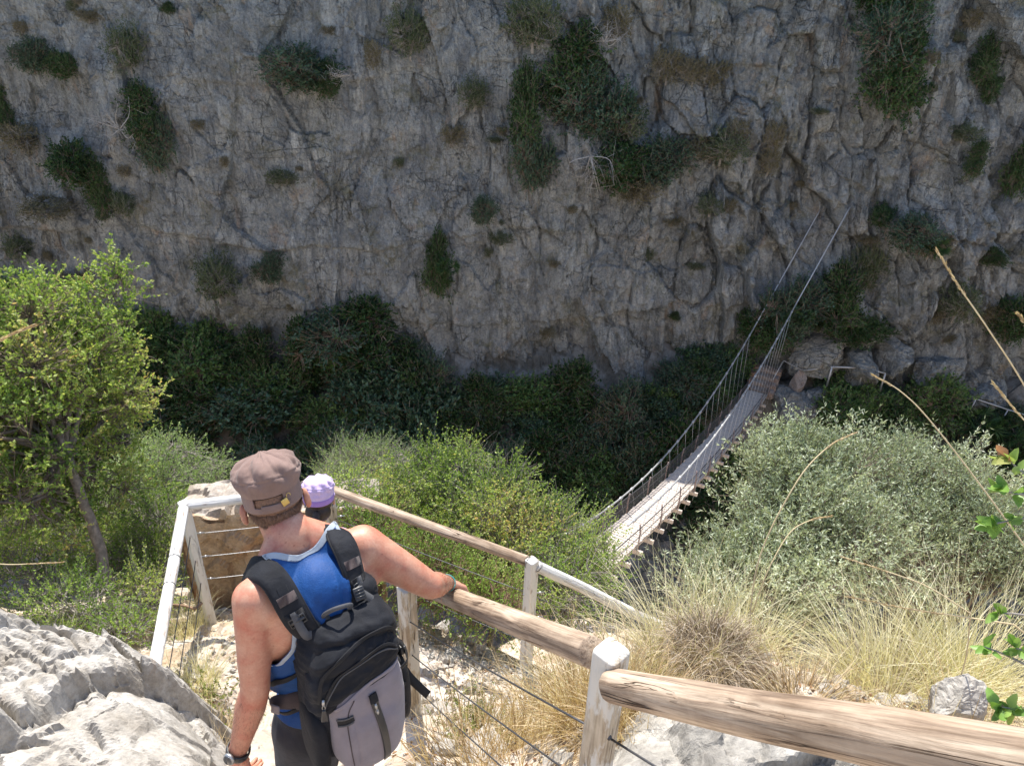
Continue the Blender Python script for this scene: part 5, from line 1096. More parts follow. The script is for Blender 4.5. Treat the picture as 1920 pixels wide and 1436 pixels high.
def headprims(c, f, u, s_, S=1.):
    """c centre of skull; f forward, u up, s_ to the person's right"""
    ax = np.array([s_, f, u]); L = lambda x, y, z: np.asarray(c)+s_*x*S+f*y*S+u*z*S
    P = [ball(L(0, -.012, .025), ax, np.array([.077, .096, .092])*S, 28, 18), ball(L(0, .03, -.03), ax, np.array([.064, .068, .085])*S), ball(L(0, .045, -.085), ax, np.array([.042, .042, .03])*S), ball(L(0, .088, .015), ax, np.array([.045, .016, .02])*S)]
    P += [limb(L(0, .092, .01), L(0, .118, -.028), .009*S, .013*S), ball(L(.014, .105, -.032), ax, np.array([.01, .01, .008])*S), ball(L(-.014, .105, -.032), ax, np.array([.01, .01, .008])*S)]
    P += [ball(L(0, .092, -.060), ax, np.array([.026, .012, .008])*S), ball(L(0, .09, -.07), ax, np.array([.022, .012, .008])*S)]
    for sg in (-1, 1):                  # ears: rim, lobe, concha
        e = L(sg*.081, -.004, -.016); out = nrm(s_*sg*.85-f*.30); P.append(ball(e+out*.010*S, np.array([f*.9+out*.3, np.cross(nrm(f*.9+out*.3), u), u]), np.array([.021, .008, .034])*S))
        an = np.linspace(-.6*math.pi, .75*math.pi, 9); ff = nrm(out*.55-f*.6)
        q = [e+out*.009*S+ff*(.016*S*math.cos(a))+u*(.030*S*math.sin(a)) for a in an]; P += chain(q, [.0048*S]*9)
        P.append(ball(L(sg*.03, .082, .012), ax, np.array([.014, .012, .011])*S))
    return P
# ---------- skin and cloth
def skinmat(name, c, red, pale):
    m, nt, b, o = newmat(name); v = coords(nt); n = noise(nt, v, 14, 6, .62, .3)
    col = ramp(nt, [(.3, red), (.52, c), (.75, pale)], n); sp = noise(nt, v, 150, 3, .6); col = mixc(nt, .35, col, ramp(nt, [(.35, (.72, .62, .58)), (.6, (1, 1, 1))], sp), 'MULTIPLY')
    fr = noise(nt, v, 60, 2, .5); col = mixc(nt, mixf(nt, ramp(nt, [(.70, (0, 0, 0)), (.76, (1, 1, 1))], fr), .5), col, tuple(x*.55 for x in red))
    nt.links.new(col, b.inputs['Base Color']); b.inputs['Roughness'].default_value = .48; b.inputs['Specular IOR Level'].default_value = .4
    b.inputs['Subsurface Weight'].default_value = .12; b.inputs['Subsurface Radius'].default_value = (.012, .005, .003); b.inputs['Subsurface Scale'].default_value = 1.
    n1 = bump(nt, b, noise(nt, v, 260, 4, .6), .25, .001); bump(nt, b, noise(nt, v, 30, 4), .25, .003, n1); return m
M_SKIN = skinmat('sunburnt_skin', (.55, .265, .175), (.50, .165, .105), (.63, .37, .26)); M_SKIN2 = skinmat('tanned_skin', (.55, .33, .23), (.48, .25, .17), (.62, .40, .29))
def clothmat(name, c, weave=900, rough=.85, var=.1, bs=.35, sheen=.3, wr=25, wrd=.004, spec=.2):
    m, nt, b, o = newmat(name); v = coords(nt); col = ramp(nt, [(.3, tuple(x*(1-var) for x in c)), (.7, tuple(x*(1+var) for x in c))], noise(nt, v, 18, 5))
    wv = nt.nodes.new('ShaderNodeTexVoronoi'); wv.inputs['Scale'].default_value = weave; nt.links.new(v, wv.inputs['Vector'])
    col = mixc(nt, .5, col, ramp(nt, [(0, (.6, .6, .6)), (.5, (1.1, 1.1, 1.1))], wv.outputs['Distance']), 'MULTIPLY')
    nt.links.new(col, b.inputs['Base Color']); b.inputs['Roughness'].default_value = rough; b.inputs['Sheen Weight'].default_value = sheen; b.inputs['Specular IOR Level'].default_value = spec
    n1 = bump(nt, b, wv.outputs['Distance'], bs, .001); bump(nt, b, noise(nt, v, wr, 4, .5, .5), .5, wrd, n1); return m
M_BLUE = clothmat('blue_mesh_fabric', (.010, .060, .21), 300, .6, .15, .5, .0, 16, .008, .25)
M_TRIM = clothmat('grey_trim', (.33, .37, .42), 900, .6, .05, .2, .2, 60, .001)
M_SHORT = clothmat('dark_charcoal_shorts', (.028, .028, .034), 900, .8, .15, .3, .15, 20, .006)
M_CAPB = clothmat('brown_cotton', (.225, .15, .125), 1100, .9, .14, .4, .15, 34, .005)
M_CAPD = clothmat('dark_brown_seam_and_slot_shade', (.02, .012, .010), 900, .9, .1, .3, .1)  # brown seam thread; its near-black also paints the shade inside the rear slot
M_PUR = clothmat('lilac_nylon', (.56, .43, .68), 900, .6, .08, .2, .2, 45, .006); M_PURD = clothmat('purple_band', (.33, .20, .52), 900, .7, .08, .2, .1)
M_BRASS = simple('worn_brass', (.55, .40, .14), .38, .15, 60, .2, .0006, .5, .9)
M_BLK = clothmat('black_pack_nylon', (.017, .018, .022), 1300, .7, .3, .4, .03, 16, .012, .15); M_BRN = clothmat('faded_brown_nylon', (.062, .045, .045), 1300, .75, .2, .4, .2, 22, .005)
M_GRY = clothmat('dusty_mauve_grey_pack_fabric', (.235, .205, .225), 1300, .85, .10, .3, .3, 9, .008)
M_WEB = clothmat('black_webbing', (.018, .018, .02), 1500, .6, .2, .5, .03, 80, .001); M_PLAS = simple('black_plastic', (.03, .03, .032), .35, .2, 60, .1, .0005, .5)
M_WEBG = clothmat('grey_faced_webbing', (.085, .085, .09), 1500, .5, .15, .5, .05, 80, .001)
M_HAIR = simple('brown_hair', (.19, .10, .06), .5, .35, 200, .6, .002, .4); M_HAIRD = simple('dark_hair', (.035, .02, .015), .45, .3, 200, .6, .002, .4)
def hairstrands(name, v, nrm_, down, n, L, w_, R, parent, mat, seed=0):
    idx = R.integers(0, len(v), n); P = v[idx]; D = unit(down+nrm_[idx]*.25+R.normal(size=(n, 3))*.22); l = L*R.uniform(.5, 1.1, n)[:, None]; S = unit(np.cross(D, nrm_[idx]))
    m = P+D*l*.5+nrm_[idx]*.002; e = P+unit(D-nrm_[idx]*.3)*l+nrm_[idx]*.001; vs = np.stack([P-S*w_, P+S*w_, m-S*w_*.9, m+S*w_*.9, e-S*w_*.2, e+S*w_*.2], 1).reshape(-1, 3); b = np.arange(n)*6
    f = np.concatenate([np.stack([b, b+1, b+3, b+2], 1), np.stack([b+2, b+3, b+5, b+4], 1)]); return skinobj(name, vs, f, parent, mat)
# ================= THE MAN =================
up = np.array([0, 0, 1.])
Ls = px(474, 1124, 2.12); Rs = px(682, 1046, 2.36); Ls[2] = -1.60; Rs[2] = -1.615
sh = nrm((Rs-Ls)*[1, 1, 0]); fw = np.array([-sh[1], sh[0], 0]); mid = (Ls+Rs)/2
NB = px(551, 1030, 2.25)+fw*.03; NB[2] = mid[2]+.095
HC = px(514, 938, 2.27)                                             # skull centre
nk = nrm(HC-NB)
hf = nrm(np.array([HC[0], HC[1], 0])); hu = nrm(np.array([-.09, .20, 1.])); hf = nrm(hf+np.array([0, 0, -.30])); hr = nrm(np.cross(hf, hu)); hr = nrm(hr+up*.10); hu = np.cross(hr, hf)
pel = mid+up*(-.60)+fw*.015+sh*.015; psh = nrm(sh*.93+np.array([.25, -.2, 0])*.4); pfw = np.array([-psh[1], psh[0], 0])
wst = mid*.35+pel*.65; ax = np.array([sh, fw, up]); axp = np.array([psh, pfw, up])
feetz = -3.10
torso = [ball(mid+up*-.155+fw*.005, ax, (.160, .100, .185), 28, 18), ball(mid+up*-.10-fw*.045+sh*.088, ax, (.085, .055, .12)), ball(mid+up*-.10-fw*.045-sh*.088, ax, (.085, .055, .12)),
         ball(mid+up*-.08+fw*.06, ax, (.13, .06, .09)), ball(wst+up*.03, ax*.5+axp*.5, (.135, .098, .17)), ball(pel+up*.02, axp, (.160, .112, .12)),
         limb(NB-up*.0, Ls+up*.012-sh*-.02, .050, .042), limb(NB, Rs+up*.012-sh*.02, .050, .042), limb(NB+up*-.03, mid+up*-.06, .062, .09),
         limb(Ls*.75+mid*.25-up*.12, wst-sh*.06, .075, .07), limb(Rs*.75+mid*.25-up*.12, wst+sh*.06, .075, .07), limb(mid-up*.05-fw*.03, wst-fw*.02, .10, .09), limb(NB-up*.025-fw*.012, mid-up*.10-fw*.045, .055, .078)]+[limb(NB*.62+E_*.38-fw*.022-up*.030, mid-up*.11-fw*.035+(E_-mid)*.45, .047, .070) for E_ in (Ls, Rs)]+[limb(NB-fw*.02-up*.02, E_*.85+mid*.15-fw*.03-up*.03, .050, .042) for E_ in (Ls, Rs)]
neck = [limb(NB+nk*-.02, HC-hu*.055-hf*.018, .069, .062), limb(NB-fw*.02-up*.03, HC-hf*.045-hu*.045, .055, .048)]
# left arm hangs, slightly back; right arm reaches out to the rail
Le = px(479, 1292, 2.20); Lw = px(446, 1408, 2.30); 
Re = px(806, 1098, 2.46); Rw = px(862, 1110, 2.665)
armL = [ball(Ls+up*-.01, ax, (.058, .062, .068))]+chain([Ls, Ls*.55+Le*.45, Le], [.058, .050, .043])+[limb(Ls*.6+Le*.4+fw*.01, Ls*.25+Le*.75+fw*.012, .046, .042)]+chain([Le, Le*.72+Lw*.28, Lw], [.043, .045, .027])
armR = [ball(Rs+up*-.005, ax, (.060, .062, .062))]+chain([Rs, Rs*.55+Re*.45, Re], [.066, .058, .044])+[limb(Rs*.7+Re*.3-up*.02, Rs*.3+Re*.7-up*.015, .052, .047)]+chain([Re, Re*.70+Rw*.30, Rw], [.040, .043, .0265])+[limb(mid+up*-.10+sh*.12-fw*.03, Rs*.8+Re*.2-up*.02, .06, .05)]
# right hand laid over the round rail, fingers over the far side, thumb on the near side
tR = ((Rw-PL)@dB); onrail = PL+dB*tR; rp = nrm(np.cross(dB, up)); rp = rp if rp@np.array([1., .6, 0]) > 0 else -rp      # horizontal, away from the man
hd_d = nrm(rp*.75-dB*.60+np.array([0, 0, .0])); 
kn = PL+dB*1.215+up*.052+rp*.006                                  # knuckles on top of the rail
Rw = kn-nrm(kn-Re)*.085+up*.012
armR[4] if False else None
armR = armR[:-4]+chain([Re, Re*.66+Rw*.34, Rw], [.043, .044, .0275])+armR[-1:]
hR = hand(Rw, nrm(kn-Rw), nrm(up*.95-rp*.1), -dB if False else (px(840, 1140, 2.6)-Rw), 1.0, (.42, .42, .45, .5), .10, (.9, .9, 1.1))
hL = hand(Lw, nrm(np.array([-.04, .02, -1.])), nrm(-sh*.8-fw*.35), fw*.9+sh*.2, 1.0, (.45, .5, .52, .55), .06, (.5, .5, .4))
hipL = pel-psh*.088-up*.05; hipR = pel+psh*.088-up*.05
knL = hipL+up*-.43+pfw*.07-psh*.01; knR = hipR+up*-.42+pfw*.10+psh*.01; anL = np.array([*(knL[:2]-pfw[:2]*.06), feetz+.09]); anR = np.array([*(knR[:2]-pfw[:2]*.07), feetz+.10])
legs = chain([hipL, hipL*.5+knL*.5, knL], [.088, .073, .055])+chain([knL, knL*.7+anL*.3-pfw*.015, anL], [.053, .056, .036])+chain([hipR, hipR*.5+knR*.5, knR], [.088, .073, .055])+chain([knR, knR*.7+anR*.3-pfw*.015, anR], [.053, .056, .036])
feet = []
for a in (anL, anR): feet += [limb(a-up*.045-pfw*.03, a-up*.06+pfw*.15, .038, .030), limb(a, a-up*.05, .036, .04)]
man = empty('person', (pel[0], pel[1], feetz), 'man in brown cap and blue tank top seen from behind, right hand on the rail', 'person')
head = headprims(HC, hf, hu, hr)
hands_c = np.array([Rw+nrm(kn-Rw)*.06, Lw+np.array([0, .02, -.09])])
def wsm(v):
    d = np.minimum(np.linalg.norm(v-hands_c[0], axis=1), np.linalg.norm(v-hands_c[1], axis=1)); w_ = np.clip((d-.10)/.08, .10, 1); dh = np.linalg.norm(v-HC, axis=1); return np.minimum(w_, np.clip((dh-.10)/.08, .2, 1))
bv, bq, be = sculpt(torso+neck+armL+armR+hR+hL+legs+feet+head, .0042, 34, wsm)
# muscle and bone relief
nn = vnormals(bv, bq); bv = bv+nn*(.0016*fbm(bv[:, 0]*14, bv[:, 1]*14, bv[:, 2]*14, 3, 3))[:, None]
skinobj('body', bv, bq, man, M_SKIN)
hR_ = np.random.default_rng(12); bn = vnormals(bv, bq)
def seg_d(v, a, b_): ab = b_-a; t = np.clip(((v-a)@ab)/(ab@ab), 0, 1); return np.linalg.norm(v-a-t[:, None]*ab, axis=1)
for e0, e1, nm in ((Re, Rw, 'right'), (Le, Lw, 'left')):
    m_ = seg_d(bv, e0*.8+e1*.2, e1*.95+e0*.05) < .05
    if m_.sum() > 50: hairstrands('arm_hair', bv[m_]+bn[m_]*.0002, bn[m_], nrm(e1-e0), 900, .013, .00022, hR_, man, M_HAIR)
# hair under the cap
hv, hq, he = sculpt(head[:2]+neck[1:], .005, 6); hn = vnormals(hv, hq); loc = (hv-HC); a_, b_, c_ = loc@hr, loc@hf, loc@hu
fld = np.minimum.reduce([-b_*1.+.012, c_+.047+.008*np.cos(a_*60), .06-c_*0+0*a_, .2+0*a_]); fld = np.minimum(fld, .012-b_+.5*np.maximum(0, c_+.02)); cv, cf = clip(hv+hn*.0025, hq, fld)
hair = skinobj('hair', cv, cf, man, M_HAIR); mh = fld > .002; hs = hairstrands('hair_strands', (hv+hn*.0025)[mh & (c_ < .0)], hn[mh & (c_ < .0)], -hu*.9-hf*.1, 6500, .015, .0007, np.random.default_rng(4), hair, M_HAIR)
hs.location = -0*V(HC)
# ---------- tank top
tv, tq, te = sculpt(torso+[neck[0]], .006, 30); tn = vnormals(tv, tq); P_ = tv-mid; a_, b_, c_ = P_@sh, P_@fw, P_@up
lim = np.interp(c_, [-.45, -.26, -.20, -.13, -.06, 0, .1], [.4, .30, .155, .128, .118, .112, .11]); arm = lim-np.abs(a_)
dn = np.abs(a_-.0); nbv = tv-(NB-up*.035+fw*.0); nl = np.sqrt((nbv@sh*.80)**2+(nbv@fw*.95)**2+(nbv@up*1.05)**2)-.080-.05*np.clip(b_/.08, 0, 1); nl = np.maximum(nl, np.where((b_ < .0) & (np.abs(a_) < .13), .048-c_-.25*np.maximum(0, np.abs(a_)-.05), -1)); nl = np.where(c_ < -.15, .2, nl)
hem = c_+.565+.02*np.sin(a_*9); F_ = np.minimum.reduce([arm, nl, hem])
def crease(a0, c0, a1, c1, w_, h_):
    d = np.array([a1-a0, c1-c0]); L = np.hypot(*d); d = d/L; t = (a_-a0)*d[0]+(c_-c0)*d[1]; s = -(a_-a0)*d[1]+(c_-c0)*d[0]; s = s+.006*np.sin(t*40)
    return h_*np.exp(-(s/w_)**2)*np.clip(t/.03, 0, 1)*np.clip((L-t)/.03, 0, 1)*(b_ < .02)
wr = sum(crease(*k) for k in ((.06, .03, -.01, -.20, .010, .011), (.03, .035, -.03, -.16, .008, .008), (-.06, .01, .0, -.19, .010, .009), (-.085, -.02, -.02, -.22, .008, .008), (.085, -.03, .01, -.22, .009, .009), (.03, -.02, .04, -.20, .007, .006), (-.03, -.03, -.05, -.2, .007, .006), (-.17, -.28, -.10, -.42, .010, .010), (-.13, -.25, -.15, -.42, .009, .009), (-.10, -.46, -.2, -.50, .01, .008)))+(.005*ridged(a_*11+c_*5*np.sign(a_), c_*3.5, b_*4, 3, 5)+.006*ridged(a_*6, c_*4+a_*3, b_*3, 2, 15))*np.clip((-c_-.0)/.12, .4, 1.5)
drape = .010+.012*np.clip((-c_-.15)/.3, 0, 1)
sv_ = tv+tn*(drape+wr)[:, None]; cv, cf = clip(sv_, tq, F_); shirt = skinobj('tank_top', cv, cf, man, M_BLUE, solid=-.003)
for nm, G_ in (('collar_trim', np.minimum(nl, .017-nl)), ('armhole_trim', np.minimum(arm, .010-arm))):
    cv, cf = clip(sv_+tn*.0022, tq, np.minimum.reduce([G_, F_+.001, hem])); skinobj(nm, cv, cf, shirt, M_TRIM, solid=-.002)
mb = MB(); tg = NB-fw*.080+up*-.050; mb.box(tg, np.array([sh, fw, up]), (.004, .0015, .013), .0006); mb.build('neck_tag', M_TRIM, shirt)
# ---------- shorts
pv, pq, pe = sculpt([torso[4], torso[5]]+[limb(hipL, hipL*.45+knL*.55, .100, .092), limb(hipR, hipR*.45+knR*.55, .100, .092)], .007, 22); pn = vnormals(pv, pq)
F2 = np.minimum(wst[2]-.02-pv[:, 2], pv[:, 2]-(hipL[2]-.235)); cv, cf = clip(pv+pn*(.012+.005*ridged(pv[:, 0]*9, pv[:, 1]*9, pv[:, 2]*3, 3, 8))[:, None], pq, F2); skinobj('shorts', cv, cf, man, M_SHORT, solid=-.003)
for a in (anL, anR):
    v_, q_, e_ = sculpt([limb(a-up*.05-pfw*.04, a-up*.065+pfw*.16, .048, .040), limb(a-up*.0, a-up*.05, .045, .05)], .008, 6); v_[:, 2] = np.maximum(v_[:, 2], feetz); skinobj('shoe', v_, q_, man, M_SHORT)
# ---------- cap: band, puffed crown, peak, rear opening with strap and brass buckle
def cap(c, f, u, s_, S, mb_mat, bandm, name, parent, seed, open_back=True, crown=1.10, hgt=.085, wr=.004):
    na = 180; an = np.arange(na)/na*2*math.pi                                # 0 = right, pi/2 = front, 3pi/2 = back
    ex = np.cos(an); ey = np.sin(an); prof = [(1.03, -.034), (1.03, -.015), (1.03, 0.), (1.03, .012), (1.06, .020), (crown-.02, .033), (crown, .046), (crown-.03, hgt*.72), (crown-.12, hgt*.92), (.82, hgt*1.08), (.60, hgt*1.18), (.30, hgt*1.26), (.02, hgt*1.28)]
    pr = spline([(r, z, 0) for r, z in prof], 60); v = []
    for i, (r, z, _) in enumerate(pr):
        top = min(1., max(0, (z-.02)/.03)); rad_x = .083*r*S; rad_y = .104*r*S
        w1 = wr*S*top*(ridged(ex*2.2+seed, ey*2.2, z*14*(1+0*ex), 3, seed)+.8*np.sin(an*9+3*z*30+seed)*.5)
        seam = -.0022*S*np.exp(-((z-.056)/.0028)**2)+.0018*S*np.exp(-((z-.062)/.003)**2)
        tilt = .010*top*ey*-1
        v.append(c+np.outer(ex*(rad_x+w1+seam), s_)+np.outer(ey*(rad_y+w1+seam)-.008*S, f)+np.outer(z*S+w1*.6+tilt*S, u))
    v = np.concatenate(v); k = np.arange(na); k2 = (k+1) % na; q = np.concatenate([np.stack([i*na+k, i*na+k2, (i+1)*na+k2, (i+1)*na+k], 1) for i in range(59)])
    L = v-c; x, y, z = L@s_, L@f, L@u
    if open_back:                      # a slot with a rounded top above the strap
        fz = (z-0.001*S)/S; slot = np.minimum(.042*S-np.abs(x+.008*S), np.minimum(.016*S-(z+.001*S), z+.016*S+0*x)); slot = np.where(y < 0, slot, -1); fld = -slot
        v, q = clip(v, q, fld)
    o = skinobj(name, v, q, parent, mb_mat, solid=.0025)
    if open_back:
        t = np.linspace(-.62, .62, 20)-math.pi/2; pth = c+np.outer(np.cos(t)*.081*S, s_)+np.outer(np.sin(t)*.101*S-.008*S, f)+u*.0*S; N_ = np.outer(np.cos(t), s_)+np.outer(np.sin(t), f)
        ribbon(pth, .034*S, N_, .001, mb=None).build('slot_shade', M_CAPD, o)  # near-black strip: shade of the recess behind the slot, put into colour
        t = np.linspace(-.42, .60, 24)-math.pi/2; pth = c+np.outer(np.cos(t)*.086*S, s_)+np.outer(np.sin(t)*.1075*S-.008*S, f)+u*-.020*S; N_ = np.outer(np.cos(t), s_)+np.outer(np.sin(t), f)
        ribbon(pth, .020*S, N_, .0022).build('strap', M_CAPB, o)
        tb = .37-math.pi/2; pb = c+s_*math.cos(tb)*.0895*S+f*(math.sin(tb)*.1115-.008)*S-u*.012*S; Nb = nrm(s_*math.cos(tb)+f*math.sin(tb)); tt = nrm(np.cross(u, Nb))
        mb = MB(); mb.box(pb+Nb*.002, np.array([nrm(tt*.97+u*.25), nrm(u*.97-tt*.25), Nb]), (.0105*S, .011*S, .0016), .0012); mb.build('buckle', M_BRASS, o)
        an2 = np.linspace(-.3, 3.6, 12); hk = [pb+Nb*.003+u*.016*S+tt*.014*S+tt*(.006*S*math.cos(a))+u*(.007*S*math.sin(a)) for a in an2]; mb = MB(); mb.tube(hk, .0012, 6); mb.build('hook', M_BRASS, o)
    # stitched seam lines round the band and across the crown
    for r_s, z_s in ((1.022, -.026),):
        th = np.concatenate([np.linspace(-math.pi/2+.5, 1.5*math.pi-.5, 120)]); pth = c+np.outer(np.cos(th)*.084*r_s*S, s_)+np.outer(np.sin(th)*.105*r_s*S-.008*S, f)+u*z_s*S; mb = MB(); mb.tube(pth, .0011, 4); mb.build('seam', bandm, o)
    # peak
    g = []; 
    for r in np.linspace(0, 1, 9):
        for a in np.linspace(.16*math.pi, .84*math.pi, 21):
            k_ = math.sin((a-.16*math.pi)/(.68*math.pi)*math.pi)**.6; g.append(c+s_*math.cos(a)*(.085+.012*r)*S+f*(math.sin(a)*.104-.008+.065*r*k_)*S+u*(-.024-.022*r+.010*math.cos(2*(a-math.pi/2)) *-r)*S)
    skinobj('peak', np.array(g), grid_faces(9, 21), o, mb_mat, solid=.004); return o
capc = HC+hu*.040; cap(capc, hf, hu, hr, .965, M_CAPB, M_CAPD, 'cap', man, 3, True, 1.15, .088, .0085)
# ---------- watch on the left wrist, band on the right wrist
def bracelet(name, p, d, r, w_, mat, parent, th=.003, squash=.8, ref=None):
    d = nrm(d); u = nrm(np.cross(d, up if ref is None else ref)); w2 = np.cross(d, u); an = np.linspace(0, 2*math.pi, 37); pth = p+np.outer(np.cos(an)*r, u)+np.outer(np.sin(an)*r*squash, w2); N_ = np.outer(np.cos(an), u)+np.outer(np.sin(an)/squash, w2)
    return ribbon(pth, w_, N_, th, bulge=.3).build(name, mat, parent)
M_WSTR = simple('black_rubber', (.02, .02, .022), .4, .2, 60, .1, .0004, .5); M_TEAL = simple('teal_plastic', (.05, .28, .27), .3, .1, 40, 0, .001, .5); M_GLASS = simple('watch_glass', (.03, .035, .045), .08, .05, 10, 0, .001, .8)
wc = Lw+nrm(Le-Lw)*.006; wb = bracelet('watch', wc, Lw-Le, .0335, .022, M_WSTR, man, .004, .92)
wn = nrm(-sh*.85-fw*.35); wd = nrm(Lw-Le); wn = nrm(wn-wd*(wn@wd)); mb = MB(); cq = wc+wn*.036; mb.tube([cq, cq+wn*.006, cq+wn*.010], [.019, .019, .016], 24); mb.build('watch_case', M_STEEL, wb); mb = MB(); mb.tube([cq+wn*.0095, cq+wn*.0112], [.0155, .0145], 24); mb.build('watch_face', M_GLASS, wb)
rb = bracelet('wristband', Rw-nrm(Rw-Re)*.012, Rw-Re, .0315, .012, M_TEAL, man, .0025, .92)
# ================= BACKPACK =================
bk = empty('backpack', mid+up*-.35-fw*.2, 'worn black and mauve grey backpack with zip pulls and straps on the man\'s back', 'backpack')
bsh = nrm(sh*.96+np.array([.18, -.25, 0])*.5); bfw = np.array([-bsh[1], bsh[0], 0]); bup = nrm(up+bsh*.02-bfw*-.03)
BT = px(618, 1125, 2.26); BT = np.array([BT[0], BT[1], mid[2]-.048])
def bp(x, y, z): return BT+bsh*x-bfw*y+bup*z        # x right, y out of the back, z up
bax = np.array([bsh, -bfw, bup])
def rbox(c, h, n=14, pw=5.):
    an = np.linspace(-1, 1, n); vs = []; fs = []; k = 0
    for a in range(3):
        for sg in (-1, 1):
            A, B_ = np.meshgrid(an, an, indexing='ij'); q = np.zeros((n*n, 3)); q[:, a] = sg; q[:, (a+1) % 3] = A.ravel(); q[:, (a+2) % 3] = B_.ravel()
            q = q/((np.abs(q)**pw).sum(1)**(1/pw))[:, None]; f = grid_faces(n, n); f = f if sg > 0 else f[:, ::-1]; vs.append(q); fs.append(f+k); k += n*n
    v = np.concatenate(vs); f = np.concatenate(fs); bm = bmesh.new(); bv_ = [bm.verts.new(p) for p in v]; 
    for t in f:
        try: bm.faces.new([bv_[i] for i in t])
        except ValueError: pass
    bmesh.ops.remove_doubles(bm, verts=bm.verts[:], dist=1e-4); bmesh.ops.triangulate(bm, faces=bm.faces[:]); bm.verts.index_update(); v = np.array([x.co[:] for x in bm.verts]); f = np.array([[q.index for q in p.verts] for p in bm.faces]); bm.free()
    return v*np.asarray(h), f
def bbox(cx_, cy_, cz_, hx, hy, hz, pw=5.):
    v, f = rbox(None, (hx, hy, hz), pw=pw); return bp(cx_, cy_, cz_)+v@bax, f
mainp = [bbox(0, .085, -.25, .140, .075, .235, 4.5), bbox(.005, .10, -.12, .132, .085, .11, 3.5), limb(bp(-.06, .03, -.02), bp(.09, .03, .0), .045, .045), bbox(0, .13, -.36, .135, .06, .13)]
mv, mq, me_ = sculpt(mainp, .0055, 26); mn = vnormals(mv, mq); L_ = mv-BT; x_, y_, z_ = L_@bsh, -(L_@bfw), L_@bup
fold = .010*ridged(x_*6+z_*5, z_*16+x_*3, y_*5, 3, 12)*1.5*np.clip((z_+.24)/.12, .35, 1.2)+.004*fbm(x_*9, y_*9, z_*9, 3, 4)
mv = mv+mn*fold[:, None]; main = skinobj('main_compartment', mv, mq, bk, M_BLK)
# second compartment: a flap-like front with arched zip, wrinkled
fp = [bbox(.004, .155, -.125, .122, .055, .085, 3.2), bbox(-.01, .165, -.165, .122, .05, .06, 3.2), bbox(-.06, .15, -.21, .075, .05, .06, 3.2)]
fv, fq, fe = sculpt(fp, .005, 18); fn = vnormals(fv, fq); L_ = fv-BT; fx, fy, fz = L_@bsh, -(L_@bfw), L_@bup
fv = fv+fn*(.011*ridged(fx*5+fz*6, fz*16-fx*8, fy*6, 3, 22)*1.4+.003*fbm(fx*14, fz*14, fy*9, 3, 9))[:, None]; fpo = skinobj('front_compartment', fv, fq, bk, M_BLK)
# grey pocket panel
gp = [bbox(.020, .178, -.345, .116, .055, .165, 3.6), bbox(.05, .17, -.25, .085, .055, .085, 3.2), bbox(.018, .205, -.40, .098, .048, .12, 3.2)]
gv, gq, ge = sculpt(gp, .005, 24); gn = vnormals(gv, gq); L_ = gv-BT; gx, gy, gz_ = L_@bsh, -(L_@bfw), L_@bup
gv = gv+gn*(.006*fbm(gx*7, gz_*4, gy*4, 3, 31)+.004*ridged(gx*9+gz_*3, gz_*7, 0, 2, 33)*np.clip((gz_+.33)/.1, 0, 1)-.003*np.exp(-((gx+.045)/.004)**2)*(gz_ < -.27))[:, None]; gpo = skinobj('front_pocket', gv, gq, bk, M_GRY)
# mesh side pocket, left
sp_ = [bbox(-.125, .13, -.40, .028, .075, .125, 3.5)]; v_, q_, e_ = sculpt(sp_, .006, 10); skinobj('side_pocket', v_, q_, bk, M_BLK)
sp_ = [bbox(.150, .12, -.36, .022, .07, .13, 3.)]; v_, q_, e_ = sculpt(sp_, .006, 10); skinobj('side_pocket', v_, q_, bk, M_WEB)
# snapping to surfaces
def tree_of(*objs_vf):
    mb = MB()
    for v, q in objs_vf: mb.add(v, q if q.shape[1] == 3 else np.concatenate([q[:, [0, 1, 2]], q[:, [0, 2, 3]]]))
    return BVHTree.FromPolygons([Vector(map(float, p)) for p in np.concatenate(mb.v)], [list(map(int, t)) for f in mb.f3 for t in f])
BB = tree_of((mv, mq), (fv, fq), (gv, gq)); BODY = tree_of((sv_, tq), (bv, bq))
def onbag(x, z, lift=.001, y0=.5):
    o_ = bp(x, y0, z); h = BB.ray_cast(V(o_), V(bfw)); 
    if h[0] is None: return bp(x, .2, z), -bfw
    return np.array(h[0])+np.array(h[1])*lift, np.array(h[1])
def bagline(pts, w_, mat, name, parent, th=.002, lift=.001, n=26, nw=5):
    q = spline([(a, b, 0) for a, b in pts], n); P = []; N_ = []
    for a, b, _ in q:
        p, nn_ = onbag(a, b, lift); P.append(p); N_.append(nn_)
    P = np.array(P); N_ = np.array(N_); 
    for _ in range(3): P[1:-1] = (P[:-2]+P[1:-1]*2+P[2:])/4; N_[1:-1] = (N_[:-2]+N_[1:-1]*2+N_[2:])/4
    return ribbon(P, w_, N_, th, nw=nw).build(name, mat, parent)
def bagtop(x, y, lift=.002):
    o_ = bp(x, y, .5); h = BB.ray_cast(V(o_), V(-bup)); 
    if h[0] is None: return bp(x, y, -.02)
    return np.array(h[0])+np.array(h[1])*lift
